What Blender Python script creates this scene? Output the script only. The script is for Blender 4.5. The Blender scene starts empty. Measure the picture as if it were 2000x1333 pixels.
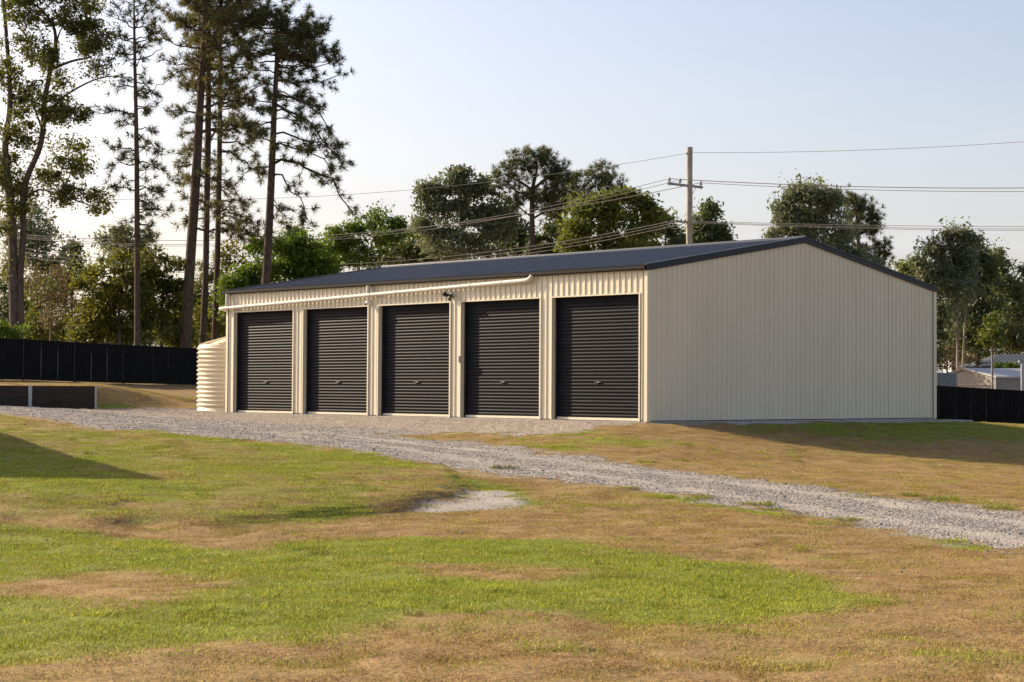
import bpy, math, random
import numpy as np
from mathutils import Vector, Matrix
rnd = random.Random(7); rng = np.random.default_rng(7)
scn = bpy.context.scene; COL = scn.collection
D = bpy.data

# ------------------------------------------------------------------ camera, sky, sun, exposure
PITCH, ROLL, ZC, F = .0277, .0059, .72, 3500.0
cam_d = D.cameras.new('camera'); cam = D.objects.new('camera', cam_d); COL.objects.link(cam)
cam_d.sensor_width = 36; cam_d.lens = 36 * F / 2000; cam_d.clip_start = .1; cam_d.clip_end = 6000
fw = np.array([0, math.cos(PITCH), math.sin(PITCH)]); up = np.array([0, -math.sin(PITCH), math.cos(PITCH)]); rt = np.array([1., 0, 0])
RV = rt * math.cos(ROLL) + up * math.sin(ROLL); UV = -rt * math.sin(ROLL) + up * math.cos(ROLL)
O = np.array([0, 0, ZC])
cam.matrix_world = Matrix(((RV[0], UV[0], -fw[0], O[0]), (RV[1], UV[1], -fw[1], O[1]), (RV[2], UV[2], -fw[2], O[2]), (0, 0, 0, 1)))
scn.camera = cam

SUN_H = np.array([-.874, .484]); SUN_EL = math.radians(27.0)
SUN_STRENGTH, SKY_STRENGTH, EXPOSURE = 5.0, .118, 0.76
world = D.worlds.new('World'); scn.world = world; world.use_nodes = True
wn = world.node_tree.nodes; wl = world.node_tree.links
sky = wn.new('ShaderNodeTexSky'); sky.sky_type = 'NISHITA'; sky.sun_disc = False
sky.sun_elevation = SUN_EL; sky.sun_rotation = math.atan2(SUN_H[0], SUN_H[1])
sky.air_density = 1.0; sky.dust_density = 3.0; sky.ozone_density = 0.0; sky.altitude = 60
bgn = wn['Background']
wtc = wn.new('ShaderNodeTexCoord'); wsep = wn.new('ShaderNodeSeparateXYZ'); wl.new(wtc.outputs['Generated'], wsep.inputs[0])
wmp = wn.new('ShaderNodeMapping'); wmp.inputs['Scale'].default_value = (3.2, 3.2, 26); wl.new(wtc.outputs['Generated'], wmp.inputs[0])
wnz = wn.new('ShaderNodeTexNoise'); wnz.inputs['Scale'].default_value = 1.6; wnz.inputs['Detail'].default_value = 6; wnz.inputs['Roughness'].default_value = .55; wl.new(wmp.outputs[0], wnz.inputs['Vector'])
wr1 = wn.new('ShaderNodeMapRange'); wr1.interpolation_type = 'SMOOTHSTEP'; wr1.inputs[1].default_value = .46; wr1.inputs[2].default_value = .78; wr1.inputs[4].default_value = .55; wl.new(wnz.outputs['Fac'], wr1.inputs[0])
wr2 = wn.new('ShaderNodeMapRange'); wr2.interpolation_type = 'SMOOTHSTEP'; wr2.inputs[1].default_value = .03; wr2.inputs[2].default_value = .20; wr2.inputs[3].default_value = 1.; wr2.inputs[4].default_value = .12; wl.new(wsep.outputs[2], wr2.inputs[0])
wmu = wn.new('ShaderNodeMath'); wmu.operation = 'MULTIPLY_ADD'; wl.new(wr1.outputs[0], wmu.inputs[0]); wl.new(wr2.outputs[0], wmu.inputs[1])
wmh = wn.new('ShaderNodeMath'); wmh.operation = 'MULTIPLY'; wmh.inputs[1].default_value = .38; wl.new(wr2.outputs[0], wmh.inputs[0]); wl.new(wmh.outputs[0], wmu.inputs[2])
wmx = wn.new('ShaderNodeMixRGB'); wl.new(wmu.outputs[0], wmx.inputs[0]); wb_n = wn.new('ShaderNodeMixRGB'); wb_n.blend_type = 'MULTIPLY'; wb_n.inputs[0].default_value = 1; wb_n.inputs[2].default_value = (1.03, .965, 1.02, 1); wl.new(sky.outputs[0], wb_n.inputs[1]); wl.new(wb_n.outputs[0], wmx.inputs[1]); wmx.inputs[2].default_value = (4.3, 4.28, 4.55, 1)   # thin bright cloud near the horizon
wl.new(wmx.outputs[0], bgn.inputs['Color']); bgn.inputs['Strength'].default_value = SKY_STRENGTH
sun_d = D.lights.new('sun', 'SUN'); sun = D.objects.new('sun', sun_d); COL.objects.link(sun)
sun_d.energy = SUN_STRENGTH; sun_d.angle = math.radians(.6); sun_d.color = (1.0, .83, .60)
sdir = Vector((SUN_H[0] * math.cos(SUN_EL), SUN_H[1] * math.cos(SUN_EL), math.sin(SUN_EL)))
sun.rotation_euler = sdir.to_track_quat('Z', 'Y').to_euler(); sun.location = sdir * 60
scn.view_settings.view_transform = 'Standard'; scn.view_settings.look = 'None'
scn.view_settings.exposure = EXPOSURE; scn.view_settings.gamma = 1
scn.render.engine = 'CYCLES'; scn.cycles.use_denoising = True; scn.cycles.max_bounces = 6
scn.cycles.transparent_max_bounces = 6; scn.cycles.diffuse_bounces = 3; scn.cycles.glossy_bounces = 3; scn.cycles.transmission_bounces = 4

# ------------------------------------------------------------------ photo-measured survey helpers
def ray(x, y): return fw + RV * (x - 1000) / F - UV * (y - 666.5) / F
def atY(x, y, d):
    r = ray(x, y); return O + r * (d / r[1])
C0 = np.array([3.2244, 42.7364, 0.]); TH = .8019; LEN, WID = 17.2, 12.35
T = np.array([-math.cos(TH), math.sin(TH), 0]); S = np.array([math.sin(TH), math.cos(TH), 0])
def sm(a, b, x):
    t = np.clip((x - a) / (b - a), 0, 1); return t * t * (3 - 2 * t)
def vnoise(x, y, seed=0):
    xi = np.floor(x).astype(np.int64); yi = np.floor(y).astype(np.int64); fx = x - xi; fy = y - yi
    fx = fx * fx * (3 - 2 * fx); fy = fy * fy * (3 - 2 * fy)
    def h(a, b):
        n = (a * 374761393 + b * 668265263 + seed * 1442695041) & 0x7fffffff
        n = ((n ^ (n >> 13)) * 1274126177) & 0x7fffffff
        return ((n ^ (n >> 16)) & 0xffff) / 65535.0
    return (h(xi, yi) * (1 - fx) + h(xi + 1, yi) * fx) * (1 - fy) + (h(xi, yi + 1) * (1 - fx) + h(xi + 1, yi + 1) * fx) * fy
def fbm(x, y, seed=0, o=4):
    a = 0; w = .5; s = 0
    for i in range(o):
        a = a + w * vnoise(x * 2 ** i, y * 2 ** i, seed + i); s += w; w *= .5
    return a / s

# ------------------------------------------------------------------ materials
def mat(name, base=(.5, .5, .5), rough=.6, metal=0., spec=.5):
    m = D.materials.new(name); m.use_nodes = True; b = m.node_tree.nodes['Principled BSDF']
    b.inputs['Base Color'].default_value = (*base, 1); b.inputs['Roughness'].default_value = rough; b.inputs['Metallic'].default_value = metal
    b.inputs['Specular IOR Level'].default_value = spec
    return m
def N(m, t): return m.node_tree.nodes.new('ShaderNode' + t)
def LK(m, a, b): m.node_tree.links.new(a, b)
def mottled(name, c1, c2, scale=3., rough=.5, spec=.5, bump=0., stretch=(1, 1, 1), metal=0., detail=5, coords='Object', lo=.35, hi=.65):
    m = mat(name, c1, rough, metal, spec); b = m.node_tree.nodes['Principled BSDF']
    tc = N(m, 'TexCoord'); mp = N(m, 'Mapping'); mp.inputs['Scale'].default_value = stretch; LK(m, tc.outputs[coords], mp.inputs[0])
    nz = N(m, 'TexNoise'); nz.inputs['Scale'].default_value = scale; nz.inputs['Detail'].default_value = detail; LK(m, mp.outputs[0], nz.inputs['Vector'])
    rp = N(m, 'ValToRGB'); rp.color_ramp.elements[0].color = (*c1, 1); rp.color_ramp.elements[1].color = (*c2, 1)
    rp.color_ramp.elements[0].position = lo; rp.color_ramp.elements[1].position = hi
    LK(m, nz.outputs['Fac'], rp.inputs[0]); LK(m, rp.outputs[0], b.inputs['Base Color'])
    if bump:
        bp = N(m, 'Bump'); bp.inputs['Strength'].default_value = bump; bp.inputs['Distance'].default_value = .02
        LK(m, nz.outputs['Fac'], bp.inputs['Height']); LK(m, bp.outputs[0], b.inputs['Normal'])
    return m
M = {}
M['cream'] = mottled('cream_steel', (.625, .57, .435), (.665, .605, .465), 1.2, .5, .5, stretch=(1, 1, .25))
M['roof'] = mottled('slate_roof_steel', (.034, .041, .056), (.044, .051, .066), .8, .42, .5)
M['capping'] = mottled('capping_steel', (.05, .058, .075), (.06, .068, .085), .8, .3, .6)
M['trim'] = mottled('dark_trim_steel', (.010, .015, .022), (.014, .019, .027), 2., .42, .25)
M['gutter'] = mottled('gutter_steel', (.012, .012, .012), (.022, .020, .019), 14., .55, .10)
M['door'] = mottled('black_door_steel', (.0085, .0092, .0125), (.0135, .0145, .019), 2.2, .42, .035, stretch=(.4, 1, 6))
M['black'] = mat('black_plastic', (.012, .012, .012), .45)
M['pvc'] = mottled('white_pvc', (.55, .51, .45), (.60, .56, .50), 2., .55, .2)
M['white'] = mat('white_plastic', (.75, .74, .70), .35)
M['galv'] = mottled('galvanised_steel', (.30, .31, .32), (.42, .43, .43), 20., .45, .5, metal=.4)
M['alu'] = mat('bright_metal', (.6, .58, .55), .35, .7)
M['concrete'] = mottled('concrete', (.30, .30, .29), (.40, .39, .37), 3., .9, .2, .2)
M['tank'] = mottled('cream_poly', (.63, .55, .40), (.67, .585, .43), 1.5, .5, .35)
M['fence'] = mottled('black_fence_steel', (.0065, .0065, .0075), (.010, .010, .011), 2., .65, .1)
M['sleeper'] = mottled('dark_timber', (.022, .018, .015), (.055, .044, .035), 5., .85, .2, .5, stretch=(.5, 8, 8))
M['wood_pole'] = mottled('weathered_pole', (.26, .23, .18), (.42, .39, .33), 3., .85, .2, .3, stretch=(8, 8, .6))
M['crossarm'] = mottled('grey_timber', (.22, .22, .21), (.32, .32, .31), 6., .8, .2)
M['insul'] = mat('grey_porcelain', (.34, .36, .38), .25)
M['wire'] = mat('aluminium_wire', (.46, .42, .36), .42, .6)
M['cable'] = mat('dark_cable', (.05, .05, .05), .6)
M['bark_pine'] = mottled('pine_bark', (.050, .036, .028), (.125, .092, .070), 5., .9, .2, .8, stretch=(3, 3, .8))
M['bark_gum'] = mottled('gum_bark', (.060, .047, .038), (.13, .105, .088), 4., .9, .2, .6, stretch=(3, 3, .6))
M['bark_pale'] = mottled('pale_gum_bark', (.20, .16, .125), (.34, .29, .235), 3., .85, .2, .4, stretch=(2, 2, .5))
M['bark_grey'] = mottled('grey_twig_bark', (.14, .115, .095), (.22, .19, .165), 4., .9, .2)
M['stone'] = None
def leaf_mat(name, dark, light, trans=.35, tcol=None, rough=.55):
    m = D.materials.new(name); m.use_nodes = True; nt = m.node_tree; b = nt.nodes['Principled BSDF']; out = nt.nodes['Material Output']
    at = N(m, 'Attribute'); at.attribute_name = 'tint'
    rp = N(m, 'ValToRGB'); rp.color_ramp.elements[0].color = (*dark, 1); rp.color_ramp.elements[1].color = (*light, 1)
    LK(m, at.outputs['Fac'], rp.inputs[0]); LK(m, rp.outputs[0], b.inputs['Base Color'])
    b.inputs['Roughness'].default_value = rough; b.inputs['Specular IOR Level'].default_value = .35
    tr = N(m, 'BsdfTranslucent'); mx = N(m, 'MixShader'); mx.inputs[0].default_value = trans
    mc = N(m, 'MixRGB'); mc.blend_type = 'MULTIPLY'; mc.inputs[0].default_value = 1; mc.inputs[2].default_value = (*(tcol or (1.5, 1.45, .8)), 1)
    LK(m, rp.outputs[0], mc.inputs[1]); LK(m, mc.outputs[0], tr.inputs['Color'])
    LK(m, b.outputs[0], mx.inputs[1]); LK(m, tr.outputs[0], mx.inputs[2]); LK(m, mx.outputs[0], out.inputs['Surface'])
    return m
M['lf_gum'] = leaf_mat('gum_leaf', (.052, .078, .034), (.155, .192, .078), .38)
M['lf_gumy'] = leaf_mat('yellow_gum_leaf', (.056, .080, .018), (.180, .205, .042), .42)
M['lf_lgum'] = leaf_mat('left_gum_leaf', (.050, .064, .020), (.160, .170, .044), .42)
M['lf_grey'] = leaf_mat('grey_gum_leaf', (.075, .098, .058), (.205, .235, .140), .38, (1.3, 1.25, .9))
M['lf_dark'] = leaf_mat('dark_leaf', (.030, .046, .019), (.092, .115, .042), .33)
M['lf_green'] = leaf_mat('green_leaf', (.042, .080, .010), (.135, .200, .024), .45)
M['lf_tuft'] = leaf_mat('tuft_blade', (.10, .13, .02), (.27, .28, .045), .4)
M['lf_olive'] = leaf_mat('olive_leaf', (.044, .062, .016), (.135, .155, .036), .42)
M['lf_autumn'] = leaf_mat('mixed_leaf', (.052, .074, .016), (.175, .165, .030), .42)
M['lf_brown'] = leaf_mat('dry_leaf', (.07, .055, .035), (.16, .125, .075), .35)
M['needle'] = leaf_mat('pine_needle', (.044, .058, .026), (.120, .132, .058), .35)
M['needle_b'] = leaf_mat('browned_pine_needle', (.055, .062, .026), (.155, .135, .060), .35)

# ------------------------------------------------------------------ mesh helpers
class MB:
    def __init__(s): s.v = []; s.f = []; s.sm = []
    def add(s, vs, fs, smooth=False):
        o = len(s.v); s.v += [tuple(map(float, v)) for v in vs]
        s.f += [tuple(o + i for i in f) for f in fs]; s.sm += [smooth] * len(fs); return s
    def box(s, x0, x1, y0, y1, z0, z1):
        return s.add([(x0, y0, z0), (x1, y0, z0), (x1, y1, z0), (x0, y1, z0), (x0, y0, z1), (x1, y0, z1), (x1, y1, z1), (x0, y1, z1)],
                     [(0, 3, 2, 1), (4, 5, 6, 7), (0, 1, 5, 4), (1, 2, 6, 5), (2, 3, 7, 6), (3, 0, 4, 7)])
    def obox(s, p, q, w, h):          # box along p->q, half width w (horizontal), half height h
        p = Vector(p); q = Vector(q); d = (q - p).normalized(); sd = d.cross(Vector((0, 0, 1)))
        sd = sd.normalized() if sd.length > 1e-4 else Vector((1, 0, 0)); u = sd.cross(d)
        vs = [e + sd * a * w + u * b * h for e in (p, q) for a, b in ((-1, -1), (1, -1), (1, 1), (-1, 1))]
        return s.add(vs, [(0, 1, 2, 3), (7, 6, 5, 4), (0, 4, 5, 1), (1, 5, 6, 2), (2, 6, 7, 3), (3, 7, 4, 0)])
    def tube(s, pts, rad, n=10, cap=True):
        pts = [Vector(p) for p in pts]; rad = rad if hasattr(rad, '__len__') else [rad] * len(pts)
        vs = []; fs = []; ref = None
        for i, p in enumerate(pts):
            d = (pts[min(i + 1, len(pts) - 1)] - pts[max(i - 1, 0)]).normalized()
            if ref is None: ref = Vector((0, 0, 1)) if abs(d.z) < .9 else Vector((1, 0, 0))
            a = d.cross(ref).normalized(); b = a.cross(d).normalized(); ref = b
            for k in range(n):
                t = 2 * math.pi * k / n; vs.append(p + (a * math.cos(t) + b * math.sin(t)) * rad[i])
        for i in range(len(pts) - 1):
            for k in range(n):
                fs.append((i * n + k, i * n + (k + 1) % n, (i + 1) * n + (k + 1) % n, (i + 1) * n + k))
        o = len(s.f); s.add(vs, fs, True)
        if cap: s.add(vs[:n], [tuple(range(n))]); s.add(vs[-n:], [tuple(range(n - 1, -1, -1))])
        return s
    def lathe(s, prof, n=24, c=(0, 0, 0), smooth=True, cap=True):
        vs = []; fs = []
        for r, z in prof:
            for k in range(n):
                t = 2 * math.pi * k / n; vs.append((c[0] + r * math.cos(t), c[1] + r * math.sin(t), c[2] + z))
        for i in range(len(prof) - 1):
            for k in range(n): fs.append((i * n + k, i * n + (k + 1) % n, (i + 1) * n + (k + 1) % n, (i + 1) * n + k))
        s.add(vs, fs, smooth)
        if cap: s.add(vs[:n], [tuple(range(n - 1, -1, -1))]); s.add(vs[-n:], [tuple(range(n))])
        return s
    def mesh(s, name, m):
        me = D.meshes.new(name); me.from_pydata(s.v, [], s.f); me.polygons.foreach_set('use_smooth', s.sm); me.materials.append(m); me.update(); return me
    def build(s, name, m, parent=None): return obj(name, s.mesh(name, m), parent)
def obj(name, me, parent=None):
    o = D.objects.new(name, me); COL.objects.link(o); o.parent = parent; return o
def empty(name, loc=(0, 0, 0), rz=0.): 
    o = D.objects.new(name, None); COL.objects.link(o); o.location = loc; o.rotation_euler = (0, 0, rz); o.empty_display_size = .3; return o
def tag(o, label=None, cat=None, group=None, kind=None):
    for k, v in (('label', label), ('category', cat), ('group', group), ('kind', kind)):
        if v: o[k] = v
    return o
def np_mesh(name, V, Fq, m, tint=None, smooth=False):
    V = np.asarray(V, np.float32); Fq = np.asarray(Fq, np.int32); k = Fq.shape[1]
    me = D.meshes.new(name); me.vertices.add(len(V)); me.vertices.foreach_set('co', V.ravel())
    me.loops.add(Fq.size); me.loops.foreach_set('vertex_index', Fq.ravel())
    me.polygons.add(len(Fq)); me.polygons.foreach_set('loop_start', np.arange(0, Fq.size, k, dtype=np.int32))
    try: me.polygons.foreach_set('loop_total', np.full(len(Fq), k, np.int32))
    except Exception: pass
    if smooth: me.polygons.foreach_set('use_smooth', np.ones(len(Fq), bool))
    me.update(calc_edges=True); me.validate()
    if tint is not None:
        a = me.attributes.new('tint', 'FLOAT', 'POINT'); a.data.foreach_set('value', np.asarray(tint, np.float32))
    if m: me.materials.append(m)
    return me

# ------------------------------------------------------------------ terrain
ctrl = [(0, 798, 50), (0, 808, 46), (105, 822, 44), (192, 836, 41), (280, 843, 39.5), (367, 848, 38.5), (455, 857, 37.3), (560, 866, 36), (700, 883, 34), (827, 907, 32.4),
        (950, 922, 31), (1125, 943, 29), (1354, 973, 27), (1582, 1013, 24.2), (2000, 1076, 20.6),
        (2000, 1007, 25), (1658, 960, 28.5), (1354, 922, 32), (1142, 893, 35), (950, 870, 38), (810, 858, 40), (733, 845, 42.3),
        (1107, 847, 39.6), (1177, 836, 41.2), (1020, 849, 40.6), (915, 845, 42.6), (600, 832, 46), (300, 818, 49.5), (185, 800, 57), (388, 803, 57.5), (250, 803, 55.5),
        (0, 1020, 22.5), (200, 1030, 22), (520, 1020, 22.7), (780, 1000, 24.3), (915, 960, 28), (-200, 1020, 22.5),
        (0, 985, 23.6), (200, 992, 23.2), (520, 988, 23.9), (760, 972, 25.3), (880, 943, 28.5),
        (300, 930, 27.5), (700, 930, 29), (450, 890, 33), (0, 900, 31.7), (0, 850, 38), (-250, 900, 32),
        (0, 1333, 10.7), (2000, 1333, 10.9), (1000, 1150, 16), (1600, 1150, 16.2), (300, 1150, 15.8), (1000, 1030, 22.5), (1000, 1333, 10.8), (1000, 980, 25.8), (1250, 1010, 24.2), (1700, 1060, 21),
        (1440, 850, 41.6), (1540, 866, 41.0), (1640, 880, 40.4), (1800, 893, 39.6), (1930, 901, 39.7), (2000, 905, 40.2), (2100, 910, 39.5), (1300, 850, 40.3), (1300, 880, 36),
        (1500, 900, 36.5), (1800, 935, 32.5), (2000, 860, 46), (2000, 838, 52), (1960, 829, 57), (2100, 845, 52), (2000, 832, 70), (1827, 821.5, 93.5), (2000, 832, 93), (2200, 842, 92),
        (388, 753, 87.5), (0, 742, 77.2), (290, 776, 70), (200, 752, 80), (-200, 742, 74)]
pts = [tuple(atY(*c)) for c in ctrl]
for s_ in (0, 3, 6, 9, 12, 15, 17.2):
    for d_, z_ in ((0, -.015), (-1.2, -.05), (4, -.03), (9, -.03), (12.35, -.03)):
        p = C0 + T * s_ + S * d_; pts.append((p[0], p[1], z_))
for d_ in (2, 6.2, 10):
    p = C0 - T * .7 + S * d_; pts.append((p[0], p[1], -.05))
for x_, y_, z_ in ((0, 0, -1.03), (-25, 0, -.9), (25, 0, -1.1), (0, -20, -1), (-60, 40, .6), (60, 40, -1.2), (-60, 100, 1.2), (60, 100, -1.3), (0, 100, .2), (0, 130, 0), (-12, 75, .3), (5, 75, 0), (-40, 60, .9), (-24, 30, -.3), (-30, 45, .3), (30, 20, -1.1), (35, 60, -.9)):
    pts.append((x_, y_, z_))
P = np.array(pts)
def tps_k(d2): return np.where(d2 > 1e-9, d2 * np.log(np.maximum(d2, 1e-9)) * .5, 0)
def tps_fit(P, lam):
    n = len(P); xy = P[:, :2] / 30.
    K = tps_k(((xy[:, None] - xy[None]) ** 2).sum(-1)) + lam * np.eye(n)
    A = np.zeros((n + 3, n + 3)); A[:n, :n] = K; A[:n, n] = 1; A[:n, n + 1:] = xy; A[n, :n] = 1; A[n + 1:, :n] = xy.T
    return xy, np.linalg.solve(A, np.concatenate([P[:, 2], np.zeros(3)]))
TX, TW = tps_fit(P, .0006)
WALL_R = atY(187, 800, 57); WALL_L = atY(-140, 799, 55.6)
wdir = (WALL_R - WALL_L)[:2]; wlen = np.linalg.norm(wdir); wdir /= wlen; wnor = np.array([-wdir[1], wdir[0]])
WTOP = .80
def sdist(x, y, poly):          # signed distance, positive inside
    x = np.asarray(x); y = np.asarray(y); best = np.full(x.shape, 1e9); ins = np.zeros(x.shape, bool); n = len(poly)
    for i in range(n):
        a = poly[i]; b = poly[(i + 1) % n]; e = b - a; L2 = e @ e + 1e-12
        t = np.clip(((x - a[0]) * e[0] + (y - a[1]) * e[1]) / L2, 0, 1)
        best = np.minimum(best, (x - a[0] - t * e[0]) ** 2 + (y - a[1] - t * e[1]) ** 2)
        c = ((a[1] > y) != (b[1] > y)) & (x < (b[0] - a[0]) * (y - a[1]) / (b[1] - a[1] + 1e-12) + a[0]); ins ^= c
    return np.where(ins, 1, -1) * np.sqrt(best)
MOUND = np.array([atY(*c)[:2] for c in [(-400, 1018, 22.5), (0, 1018, 22.5), (200, 1026, 22.1), (400, 1026, 22.2), (520, 1018, 22.8), (660, 1006, 23.7), (780, 996, 24.5), (880, 980, 26), (915, 962, 27.8), (880, 935, 30), (827, 915, 31.6), (700, 893, 33.2), (560, 874, 35.2), (367, 856, 37.6), (192, 842, 40), (0, 815, 44), (-400, 815, 44)]])
def height(x, y, micro=True):
    x = np.asarray(x, float); y = np.asarray(y, float); sh = x.shape; xf = x.ravel() / 30; yf = y.ravel() / 30
    z = np.empty(len(xf)); n = len(TX)
    for i in range(0, len(xf), 20000):
        a = xf[i:i + 20000]; b = yf[i:i + 20000]
        z[i:i + 20000] = tps_k((a[:, None] - TX[None, :, 0]) ** 2 + (b[:, None] - TX[None, :, 1]) ** 2) @ TW[:n] + TW[n] + TW[n + 1] * a + TW[n + 2] * b
    z = z.reshape(sh)
    r = np.hypot(x, y - 40); w = sm(70, 160, r); z = z * (1 - w) + w * (-.4)
    u = (x - WALL_R[0]) * wdir[0] + (y - WALL_R[1]) * wdir[1]; v = (x - WALL_R[0]) * wnor[0] + (y - WALL_R[1]) * wnor[1]
    back = v - np.maximum(u, 0) * 1.5 - .06
    wb = np.where(u < 0, sm(0, .12, back), sm(-.5, 2.6, back)) * (1 - sm(0, 4.5, u)) * (1 - sm(12, 24, v))
    z = z + wb * np.maximum(0, WTOP - .05 + .012 * v - z)
    sdm = sdist(x, y, MOUND); z = z + (.06 + .05 * sm(-5.5, -.5, x)) * sm(-.03, .14, sdm + (vnoise(x * 1.3, y * 1.3, 5) - .5) * .45) * (1 - sm(1., 7., sdm))
    if micro:
        near = 1 - sm(60, 110, r)
        z = z + near * ((fbm(x * .9, y * .9, 3, 3) - .5) * .07 + (fbm(x * 2.6, y * 2.6, 9, 2) - .5) * .05)
        # keep the ground below the shed slab
        lx = (x - C0[0]) * math.cos(TH) - (y - C0[1]) * math.sin(TH); ly = (x - C0[0]) * S[0] + (y - C0[1]) * S[1]
        ins = sm(-.5, .0, np.minimum(np.minimum(-lx, lx + LEN), np.minimum(ly, WID - ly)))
        z = z * (1 - ins) + ins * np.minimum(z, -.05)
    return z
def on_ground(px, py):
    ys = np.concatenate([np.arange(6, 60, .1), np.arange(60, 130, .4)]); r = ray(px, py); k = ys / r[1]
    pz = ZC + r[2] * k; hz = height(r[0] * k, ys, False); i = np.argmax(pz <= hz)
    return np.array([r[0] * k[i], ys[i]])
def poly_px(L): return np.array([on_ground(*p) for p in L])
low = [(0, 808), (105, 822), (192, 836), (280, 843), (367, 848), (455, 857), (560, 866), (700, 883), (827, 907), (950, 922), (1125, 943), (1240, 955), (1354, 973), (1468, 992), (1582, 1011), (1734, 1036), (1886, 1062), (2000, 1076), (2150, 1100), (2500, 1160), (3000, 1250)]
upp = [(3000, 1150), (2500, 1082), (2150, 1030), (2000, 1007), (1886, 990), (1772, 976), (1658, 960), (1506, 941), (1354, 922), (1240, 907), (1142, 893), (1055, 884), (950, 870), (901, 865), (810, 858), (733, 848)]
apr = [(845, 847), (915, 846), (1020, 849), (1107, 847), (1177, 836), (1245, 829)]
drive_poly = np.concatenate([[on_ground(-250, 805)], poly_px(low), poly_px(upp), poly_px(apr),
    [(C0 - T * .1 - S * .1)[:2], (C0 + T * .3 + S * .3)[:2], (C0 + T * 17 + S * .3)[:2], (C0 + T * 17.3 + S * 5)[:2], (C0 + T * 20.5 + S * 4.5)[:2], atY(300, 801, 60)[:2], WALL_R[:2] + wdir * .3, WALL_L[:2] - wnor * .05]])
mid_drive = [(a + b) / 2 for a, b in zip(poly_px([(560, 866), (827, 907), (950, 922), (1125, 943), (1354, 973), (1582, 1011), (2000, 1076), (2150, 1100), (3000, 1250)]),
             poly_px([(600, 835), (733, 848), (901, 865), (1055, 884), (1240, 907), (1506, 941), (1886, 990), (2150, 1030), (3000, 1150)]))]
def line_dist(x, y, L):
    best = np.full(np.shape(x), 1e9)
    for a, b in zip(L[:-1], L[1:]):
        e = b - a; t = np.clip(((x - a[0]) * e[0] + (y - a[1]) * e[1]) / (e @ e), 0, 1)
        best = np.minimum(best, (x - a[0] - t * e[0]) ** 2 + (y - a[1] - t * e[1]) ** 2)
    return np.sqrt(best)
greens = [([(0, 1030), (250, 1045), (420, 1062), (620, 1060), (800, 1052), (1100, 1062), (1350, 1088), (1600, 1130), (1690, 1172), (1600, 1212), (1400, 1222), (1000, 1203), (760, 1228), (500, 1250), (250, 1268), (0, 1288), (-200, 1290), (-200, 1030)], .9, .5),
          ([(250, 843), (480, 862), (600, 876), (720, 890), (860, 915), (760, 912), (600, 895), (430, 868), (300, 850)], 1.0, .35),
          ([(0, 855), (120, 900), (330, 935), (450, 955), (300, 975), (0, 985), (-200, 985), (-200, 855)], .75, .9),
          ([(400, 1000), (600, 985), (780, 965), (880, 950), (905, 965), (780, 990), (600, 1018), (430, 1022)], .75, .5),
          ([(0, 1010), (0, 960), (250, 975), (500, 985), (450, 1015), (200, 1022)], .5, .5),
          ([(1020, 868), (1110, 872), (1150, 882), (1080, 882)], .9, .25), ([(1085, 856), (1260, 856), (1380, 868), (1260, 876), (1120, 866)], .55, .5),
          ([(1400, 826), (1650, 823), (2000, 832), (2100, 850), (2000, 868), (1700, 860), (1480, 842)], .62, 1.2),
          ([(850, 930), (930, 938), (1000, 952), (1055, 985), (1000, 990), (960, 960), (880, 945)], .9, .3),
          ([(735, 845), (850, 860), (905, 866), (860, 866), (790, 858)], .9, .2)]
browns = [([(0, 1150), (150, 1118), (330, 1118), (450, 1142), (410, 1172), (300, 1190), (150, 1192), (0, 1172), (-150, 1170)], .55), ([(800, 1102), (980, 1098), (1170, 1122), (1050, 1135), (880, 1125)], .4), ([(330, 1052), (480, 1050), (570, 1070), (450, 1082), (350, 1072)], .4)]
bare = [([(775, 992), (850, 975), (905, 962), (900, 950), (950, 952), (1010, 972), (1020, 985), (960, 995), (850, 1000)], .35), 
        ([(1560, 945), (1760, 968), (1800, 978), (1700, 968), (1600, 955)], .4), ([(1600, 1020), (1800, 1050), (2000, 1085), (1850, 1068), (1700, 1045), (1620, 1030)], .45), ([(950, 872), (1060, 890), (1140, 900), (1050, 878)], .3), ([(700, 885), (830, 905), (1000, 930), (1130, 948), (1000, 938), (840, 915)], .35)]
GP = [(poly_px(a), g, s) for a, g, s in greens]; BP = [(poly_px(a), s) for a, s in browns]; DP = [(poly_px(a), s) for a, s in bare]
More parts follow.
